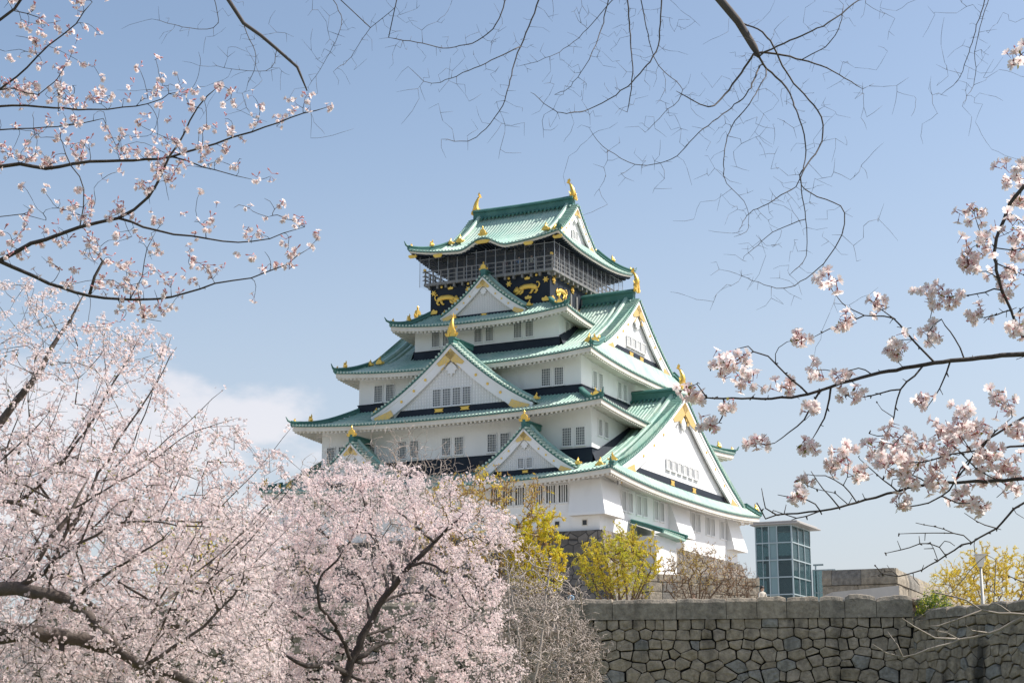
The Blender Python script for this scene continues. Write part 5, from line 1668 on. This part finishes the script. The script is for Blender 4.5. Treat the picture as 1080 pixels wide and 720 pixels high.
# ================================================================ near cherry on the right: boughs with open flower clusters
def cherry_right():
    g = np.random.default_rng(19); d = 5.6
    b0 = P(2060, 700, d)
    root = empty('cherry_tree', (b0[0], b0[1], 0)); tag(root, 'near cherry with dark boughs and large open blossom clusters, right edge', 'cherry tree')
    tr = [(b0[0], d, 0), (b0[0] + .02, d, .9), P(2040, 620, d), P(2010, 470, d), P(1990, 350, d), P(1960, 180, d), P(1930, -20, d), P(1910, -150, d)]
    m = MB(); pth = smooth_path(tr, .08, .006, g); m.tube(pth, list(np.linspace(.085, .03, len(pth))), 12)
    keepin(m.build('trunk', M['bark'], root, True), root)
    boughs = [
      ([([(1330, 420), (1230, 385), (1150, 373), (1080, 373), (1016, 379), (985, 383), (953, 388), (920, 395), (887, 404), (853, 415), (824, 420), (782, 420), (745, 419)], .017, .0035),
        ([(985, 382), (962, 357), (941, 336), (912, 332), (887, 319), (878, 307)], .0048, .002),
        ([(912, 332), (885, 343), (858, 355)], .003, .0016), ([(941, 336), (930, 326), (922, 322)], .003, .0018), ([(853, 415), (828, 394), (810, 375), (795, 371), (774, 382), (750, 386)], .0045, .0018), ([(800, 372), (788, 365), (776, 368)], .003, .0016),
        ([(1018, 377), (1007, 357), (993, 336)], .004, .002), ([(993, 336), (985, 342), (978, 352)], .003, .0018), ([(973, 390), (950, 410), (943, 440), (933, 460), (917, 457)], .0042, .0018), ([(950, 408), (928, 415), (900, 420), (893, 416)], .0035, .0018),
        ([(1003, 383), (987, 417), (977, 430)], .004, .0018), ([(877, 408), (870, 440), (857, 462)], .0045, .002), ([(863, 413), (847, 443), (817, 467)], .0045, .002), ([(767, 421), (758, 447), (750, 448)], .004, .0018), ([(920, 395), (905, 388), (890, 392), (870, 390)], .003, .0016), ([(745, 419), (735, 405), (726, 409)], .003, .0016), ([(943, 440), (930, 432), (925, 424)], .002, .0012)],
       [(876, 298, 16), (924, 319, 13), (891, 340, 14), (843, 357, 15), (943, 367, 18), (985, 352, 16), (862, 392, 12), (891, 398, 14), (897, 417, 12), (972, 421, 12), (774, 390, 20), (762, 384, 13), (793, 402, 14), (830, 409, 14), (728, 411, 15), (768, 427, 10), (857, 434, 9), (987, 313, 20), (800, 467, 15), (848, 470, 15), (750, 447, 12), (780, 376, 12), (950, 372, 12), (735, 416, 10)], 0.0),
      ([([(1310, 260), (1220, 130), (1130, 140), (1078, 198), (1062, 223), (1049, 261), (1053, 294), (1066, 327), (1085, 368)], .012, .005),
        ([(1050, 258), (1035, 246), (1028, 226)], .003, .0018), ([(1053, 294), (1040, 285), (1028, 288)], .003, .0018), ([(1057, 302), (1030, 310), (1000, 313)], .0035, .0018), ([(1066, 327), (1050, 332), (1034, 335)], .003, .0018), ([(1060, 225), (1075, 232), (1082, 240)], .003, .0018), ([(1056, 265), (1080, 262), (1100, 250)], .0028, .0018), ([(1130, 140), (1100, 100), (1076, 60)], .005, .002), ([(1052, 280), (1080, 290), (1090, 300)], .003, .0015), ([(1068, 330), (1090, 318), (1100, 310)], .003, .0015)],
       [(1068, 182, 20), (1075, 60, 14), (1028, 223, 17), (1032, 257, 18), (1020, 270, 17), (1070, 244, 20), (1066, 286, 20), (1060, 307, 13), (1000, 313, 14), (1030, 334, 17), (1072, 344, 16), (1075, 210, 14), (1022, 282, 13), (1074, 265, 14)], .12),
      ([([(1335, 480), (1230, 500), (1150, 505), (1080, 505), (1030, 508), (980, 510), (947, 518), (913, 527), (877, 537), (853, 540), (820, 543), (807, 546), (798, 530)], .013, .0026),
        ([(1332, 470), (1200, 420), (1120, 425), (1080, 440), (1037, 468), (1020, 490), (993, 523), (967, 533), (945, 533)], .009, .0025), ([(1150, 480), (1080, 470), (1045, 474), (1013, 477), (973, 487), (935, 486), (920, 487)], .006, .002), ([(947, 518), (925, 500), (908, 485)], .0035, .0018), ([(905, 528), (880, 505), (850, 500)], .003, .0016),
        ([(885, 534), (868, 515), (855, 497)], .003, .0015), ([(870, 538), (850, 526), (820, 522)], .003, .0015), ([(820, 543), (808, 535), (803, 515)], .003, .0014), ([(1037, 468), (1050, 455), (1068, 440)], .0035, .002), ([(1020, 490), (1040, 500), (1062, 512)], .003, .0018), ([(993, 523), (1010, 530), (1030, 530)], .003, .0018), ([(1013, 477), (1000, 465), (990, 455)], .003, .0018), ([(1020, 470), (1012, 455), (1016, 445)], .003, .0018), ([(980, 510), (962, 500), (945, 482)], .0032, .0018), ([(955, 516), (948, 524), (948, 532)], .002, .0014), ([(1005, 500), (1030, 480), (1050, 482)], .003, .002), ([(860, 541), (840, 546), (815, 538)], .0028, .0014), ([(893, 531), (880, 520), (862, 516)], .002, .0012)],
       [(1057, 423, 20), (1017, 440, 20), (1018, 458, 18), (990, 453, 15), (950, 460, 18), (923, 473, 16), (893, 480, 17), (880, 490, 13), (907, 500, 12), (947, 480, 19), (967, 493, 18), (997, 470, 17), (1003, 490, 16), (987, 510, 14), (953, 503, 14), (1040, 487, 19), (1053, 478, 16), (1070, 497, 18), (1063, 513, 14), (1037, 510, 16), (1030, 530, 15), (1013, 523, 14), (949, 531, 12), (843, 522, 12), (847, 507, 9), (970, 470, 14), (1030, 452, 14), (1072, 455, 15), (935, 492, 12)], -.10),
      ([([(1360, 580), (1240, 520), (1150, 505), (1080, 530), (1050, 557), (1007, 580), (973, 600), (947, 607), (930, 604), (923, 596)], .010, .0022), ([(1000, 583), (980, 572), (950, 580), (935, 583)], .003, .0013), ([(1050, 555), (1030, 550), (1018, 541)], .0028, .0013), ([(1025, 568), (1006, 562), (975, 563), (948, 562)], .003, .0013), ([(990, 590), (985, 578), (982, 572)], .002, .001), ([(1200, 640), (1120, 628), (1080, 614), (1064, 607)], .005, .002), ([(948, 607), (940, 602), (926, 606)], .002, .001), ([(1006, 562), (985, 555), (965, 552)], .0022, .001)], [], .15)]
    labs = ['longest flowering bough with clusters along a dark stem towards the castle gable', 'upright flowering bough along the right edge', 'broad flowering bough with the densest blossom above the lift tower', 'nearly bare drooping bough above the yellow shrub']
    TV = FB
    for (lines, clus, dz), lb in zip(boughs, labs):
        T = Tree(g)
        x0, y0 = lines[0][0][0]; f = (2000 - lines[0][0][-1][0]) / (x0 - lines[0][0][-1][0])
        lines = [([(2000, y0 + 90), (1650, y0 + 40)] + lines[0][0], lines[0][2] + (lines[0][1] - lines[0][2]) * f, lines[0][2])] + lines[1:]
        for pts, r0, r1 in lines:
            T.seed([P(x, y, d + dz + g.uniform(-.03, .03)) for x, y in pts], r0 * .85, r1 * .85, .03, .0016, attach=.35)
        # side twigs that carry the clusters
        Pn = np.array(T.pos)
        tips = []
        for x, y, s in clus:
            c = P(x, y, d + dz + g.uniform(-.10, .10)); tips.append(c)
        if tips: T.grow(tips, .03, .45, .0016, .0)
        fx = np.array(T.fix); cand = np.where((fx > 0) & (fx < .006))[0]
        tw = []
        for i in g.choice(cand, 26):
            v = g.normal(size=3); v /= np.linalg.norm(v); tw.append(np.array(T.pos[i]) + v * g.uniform(.015, .06))
        T.grow(tw, .02, .3, .001)
        T.radii(.0014, .25, .005)
        m = MB(); T.wood(m, 10, .8)
        for i in g.choice(cand, 60):                                  # bud knobs and scars along the bark
            m.tube([np.array(T.pos[i]), np.array(T.pos[i]) + g.normal(size=3) * .006], [.0032, .0018], 5)
        bo = keepin(m.build('bough', M['bark_dark'], root, True), root); bo['label'] = lb
        for (x, y, s), c in zip(clus, tips):
            r = s / FPX * d
            n = int(5 + (s / 9.0) ** 2 * 2.1)
            dv = g.normal(size=(n, 3)); dv /= np.linalg.norm(dv, axis=1, keepdims=True)
            L_ = r * g.uniform(.55, 1.0, size=n)
            off = g.normal(size=(n, 3)) * np.array([.34, .34, .26]) * r
            pos = c + off + dv * (L_ * .75)[:, None]
            dv2 = dv + g.normal(size=(n, 3)) * .35
            sz = g.uniform(.0175, .0225, n)
            nb = max(2, n // 4)
            me = flower_mesh_np('flower_cluster', TV, pos, dv2, sz, g, [M['petal_near'], M['calyx'], M['stamen'], M['bud'], M['young']])
            link_mesh('flower_cluster', me, bo)
            q = MB()
            for _ in range(nb):
                v = g.normal(size=3); v /= np.linalg.norm(v)
                a = c + g.normal(size=3) * r * .25; l = g.uniform(.02, .035)
                q.tube([a, a + v * l * .6, a + v * l * .75, a + v * l], [.0009, .001, .0040, .0012], 5, 0)
            for _ in range(3):
                v = g.normal(size=3); v /= np.linalg.norm(v); w_ = np.cross(v, g.normal(size=3)); w_ /= np.linalg.norm(w_)
                a = c + g.normal(size=3) * r * .2; l = g.uniform(.012, .028)
                q.add([a, a + v * l * .5 + w_ * l * .22, a + v * l, a + v * l * .5 - w_ * l * .22], [[0, 1, 2, 3]], 1)
            q.build('buds_and_leaves', [M['bud'], M['young']], bo)
    # pale bare lower branch in the corner
    T = Tree(g); d2 = d + .5
    for pts, r0, r1 in (([(2010, 470), (1700, 500), (1400, 560), (1250, 600), (1150, 625), (1080, 650), (1044, 668), (1012, 674), (980, 684), (953, 692), (935, 688), (920, 679)], .022, .0026), ([(1250, 600), (1150, 640), (1080, 647), (1035, 643), (1018, 632), (995, 626), (985, 624)], .008, .0024), ([(1035, 643), (1010, 652), (990, 660), (975, 660)], .004, .0018), ([(1012, 674), (985, 671), (965, 660), (951, 652)], .0045, .0018), ([(1044, 668), (1025, 664), (1018, 660)], .003, .0015), ([(953, 692), (946, 680), (937, 666)], .003, .0014), ([(1062, 645), (1055, 638), (1048, 634)], .003, .0015), ([(1060, 600), (1040, 585), (1015, 612), (985, 640), (960, 656)], .002, .001), ([(1020, 673), (1000, 668), (985, 665), (1000, 665)], .002, .001)):
        T.seed([P(x, y, d2 + g.uniform(-.03, .03)) for x, y in pts], r0, r1, .04, .002, attach=.4)
    T.radii(.0014, .25, .005); m = MB(); T.wood(m, 10, .8)
    bo = keepin(m.build('bough', M['bark_lit'], root, True), root); bo['label'] = 'pale leafless lower bough across the dark stone wall'
cherry_right()

# ================================================================ shrubs and trees on the castle terrace
def broom(name, label, cat, px, d, base_py, spread, top, stems, g, wood, leafcols, leaf_n, leaf_size, zbase=None, lean=0.0, group=None, up=.55, leaf_from=.35, twig=1.0, stemr=.05):
    """multi-stemmed shrub: stems fan out of the base, twigs brush upwards; leaves along the outer part"""
    zb = pz if zbase is None else zbase
    c = P(px, base_py, d); c[2] = zb
    root = empty(name, tuple(c)); tag(root, label, cat, group)
    wpx = d / FPX * 1.03
    H = top * wpx; Rr = spread * wpx
    T = Tree(g)
    T.pos.append(c.copy()); T.par.append(-1); T.fix.append(stemr * 1.6)
    for k in range(stems):
        a = 2 * pi * (k + g.uniform(0, .8)) / stems; q = g.uniform(.25, .75)
        e = c + np.array([cos(a) * Rr * q + lean * Rr, sin(a) * Rr * q, H * g.uniform(.45, .7)])
        mid = c + (e - c) * .5 + np.array([0, 0, -.05 * H]) + g.normal(size=3) * .04 * H
        T.seed([c + g.normal(size=3) * np.array([.1, .1, 0]), mid, e], stemr, stemr * .35, .18, .012, attach=.6)
    tg = []
    while len(tg) < int(170 * twig):
        a = g.uniform(0, 2 * pi); q = sqrt(g.uniform(0, 1)); z = g.uniform(.28, 1.0)
        env = min(1, .30 + .95 * z ** .9) * (1 if z < .75 else 1 - (z - .75) * 1.5)
        tg.append(c + np.array([cos(a) * Rr * q * env + lean * Rr * z, sin(a) * Rr * q * env, H * z * (1 - .12 * q * q) * g.uniform(.9, 1.06)]))
    T.grow(tg, .14, .28, .008, .14)
    tw = []
    Pn = np.array(T.pos)
    for i in g.integers(len(Pn) // 6, len(Pn), int(420 * twig)):
        v = (Pn[i] - c); v[2] = abs(v[2]) * .6 + .5; v /= np.linalg.norm(v)
        v = v + g.normal(size=3) * .35; v[2] += up; v /= np.linalg.norm(v)
        if Pn[i][2] - zb > H * .2: tw.append(Pn[i] + v * g.uniform(.12, .34) * H * .5)
    T.grow(tw, .12, .22, .005, .05)
    T.radii(.0095, .34, stemr)
    m = MB(); T.wood(m); keepin(m.build('stems', wood, root, True), root)
    if leaf_n:
        b, dr = T.sample(leaf_n, 0, .022, g)
        hh = (b[:, 2] - zb) / H
        ok = g.random(len(b)) < np.clip((hh - leaf_from + .2) * 3, 0, 1)
        b, dr = b[ok], dr[ok]
        b = b + g.normal(size=b.shape) * .03
        v = dr + g.normal(size=b.shape) * .55 + np.array([0, 0, .35])
        rot = rand_rot(v, g)[:, :, [2, 0, 1]]                        # leaf axis along v
        V, F = scatter(LEAF[0], LEAF[1], b, rot, g.uniform(.6, 1.2, len(b)) * leaf_size)
        n = np.sin(b[:, 0] * 2.1 + b[:, 2] * 1.7) + np.sin(b[:, 1] * 2.9 - b[:, 2] * 2.3) + g.normal(size=len(b)) * .6
        q = np.digitize(n, np.quantile(n, np.linspace(0, 1, len(leafcols) + 1)[1:-1]))
        keepin(link_mesh('foliage', np_mesh('foliage', V, F, leafcols, q), root), root)
    return root
M['leaf_yellow'] = mat('yellow_young_leaf', (.76, .60, .05), .6, trans=.5, island=.25)
M['leaf_lime'] = mat('lime_young_leaf', (.62, .60, .06), .6, trans=.5, island=.25)
M['leaf_amber'] = mat('amber_young_leaf', (.62, .45, .09), .6, trans=.4, island=.25)
M['leaf_green'] = mat('fresh_green_leaf', (.10, .20, .03), .6, trans=.25, island=.3)
M['leaf_rust'] = mat('rusty_bud', (.42, .24, .11), .7, trans=.2, island=.25)
gs = np.random.default_rng(101)
broom('shrub', 'bright yellow green upright shrub standing alone behind the wall below the castle corner', 'shrub', 655, 79, 632, 46, 86, 11, gs, M['bark_brown'], [M['leaf_yellow'], M['leaf_lime'], M['leaf_amber'], M['leaf_lime']], 120, .085, up=1.1, leaf_from=.40, stemr=.075, twig=2.0)
broom('shrub', 'bare rusty brown shrub with fan shaped twigs in front of the terrace wall', 'shrub', 737, 80, 632, 42, 74, 8, gs, M['bark_brown'], [M['leaf_rust'], M['leaf_amber']], 26, .07, up=1.3, leaf_from=.6, stemr=.055, twig=2.0)
broom('shrub', 'reddish brown bare shrub between the rusty fan shrub and the glass lift', 'shrub', 778, 82, 632, 26, 56, 6, gs, M['bark_brown'], [M['leaf_rust']], 14, .06, up=1.2, leaf_from=.6, stemr=.05, twig=1.5)
broom('tree', 'tall yellow and amber budding tree left of the castle corner behind the cherry crown', 'tree', 512, 84, 640, 78, 150, 11, gs, M['bark_brown'], [M['leaf_amber'], M['leaf_rust'], M['leaf_amber'], M['leaf_rust'], M['leaf_yellow']], 48, .10, up=.9, leaf_from=.4, stemr=.10, twig=2.0)
broom('tree', 'smaller yellow green budding tree stepping down beside the castle base', 'tree', 566, 82, 640, 36, 108, 8, gs, M['bark_brown'], [M['leaf_yellow'], M['leaf_lime'], M['leaf_yellow']], 150, .10, up=.9, leaf_from=.35, stemr=.08, twig=1.2)
broom('tree', 'golden yellow budding tree seen through the blossom of the left cherry', 'tree', 205, 88, 660, 50, 105, 8, gs, M['bark_brown'], [M['leaf_yellow'], M['leaf_lime'], M['leaf_amber']], 110, .10, up=.7, leaf_from=.3, stemr=.09, twig=1.2)
broom('tree', 'grey brown bare tree with fine twigs rising over the pink cherry crown', 'tree', 405, 88, 640, 105, 186, 12, gs, M['bark_grey'], None, 0, .1, up=.5, stemr=.10, twig=5.0)
broom('tree', 'grey bare tree with amber buds at the left foot of the castle', 'tree', 290, 92, 640, 60, 130, 9, gs, M['bark_grey'], [M['leaf_amber']], 10, .07, up=.5, stemr=.10, twig=2.0)
broom('tree', 'yellow flowering tree behind the lamp post on the right', 'tree', 1052, 92, 650, 58, 82, 9, gs, M['bark_brown'], [M['leaf_yellow'], M['leaf_amber'], M['leaf_yellow']], 130, .075, up=.4, leaf_from=.3, stemr=.06, twig=2.0)
broom('tree', 'thin pale green twiggy tree left of the lamp post', 'tree', 1008, 97, 648, 30, 74, 7, gs, M['bark_grey'], [M['leaf_lime'], M['leaf_yellow']], 14, .08, up=.4, leaf_from=.3, stemr=.06, twig=.9)

# grey leafless thicket in front of the stone wall
def thicket(name, label, px, d, w, ytop, ybot, n, g, lean=(0, 0)):
    c = P(px, 720, d); c[2] = 0
    root = empty(name, tuple(c)); tag(root, label, 'bare tree')
    T = Tree(g)
    topz = P(px, ytop, d)[2]
    for k in range(7):
        e = P(px + g.uniform(-w, w) * .6, ytop + (ybot - ytop) * g.uniform(.15, .6), d + g.uniform(-1.5, 1.5))
        T.seed([c + g.normal(size=3) * (.15, .15, 0), c + (e - c) * .5 + g.normal(size=3) * .25, e], .07, .02, .2, .02, attach=.6)
    poly = [(px - w, ybot), (px - w * .95, ytop + (ybot - ytop) * .35), (px - w * .3, ytop), (px + w * .35, ytop + (ybot - ytop) * .12), (px + w, ytop + (ybot - ytop) * .5), (px + w * .9, ybot)]
    T.grow(crown_targets(poly, d, 2.0, n, g), .16, .5, .02, .05)
    Pn = np.array(T.pos); tw = []
    for i in g.integers(len(Pn) // 8, len(Pn), int(n * 2.6)):
        v = g.normal(size=3); v[2] += .5; v /= np.linalg.norm(v); tw.append(Pn[i] + v * g.uniform(.2, .55))
    T.grow(tw, .14, .5, .012, .05)
    T.radii(.0115, .26, .05)
    m = MB(); T.wood(m); keepin(m.build('branches', M['bark_grey'], root, True), root)
thicket('bare_tree', 'grey leafless thicket covering the left end of the stone wall', 566, 66, 72, 606, 760, 2300, gs)
thicket('bare_tree', 'pale grey bare tree with spreading branches between the yellow trees and the pink crown', 540, 62, 80, 556, 700, 420, gs)

# round green bush at the broken wall corner
def bush():
    g = np.random.default_rng(3); c = P(984, 640, 71.5)
    c[2] = P(984, 645, 71.5)[2]
    root = empty('bush', tuple(c)); tag(root, 'small dense bright green bush on the broken wall corner', 'bush')
    T = Tree(g); T.pos.append(c.copy()); T.par.append(-1); T.fix.append(.03)
    tg = []
    for _ in range(300):
        v = g.normal(size=3); v /= np.linalg.norm(v); r = g.uniform(.3, 1) ** .5
        tg.append(c + np.array([v[0] * .85 + .1, v[1] * .7, abs(v[2]) * 1.05 - .2 * g.random()]) * r)
    T.grow(tg, .08, .4, .01); T.radii(.004, .4, .03)
    m = MB(); T.wood(m); keepin(m.build('stems', M['bark_brown'], root), root)
    b, dr = T.sample(70, 0, .02, g)
    V, F = scatter(LEAF[0], LEAF[1], b + g.normal(size=b.shape) * .04, rand_rot(g.normal(size=b.shape) + (0, 0, .6), g), g.uniform(.06, .12, len(b)))
    q = (g.random(len(b)) < .3).astype(int)
    keepin(link_mesh('foliage', np_mesh('foliage', V, F, [M['leaf_green'], M['leaf_lime']], q), root), root)
bush()
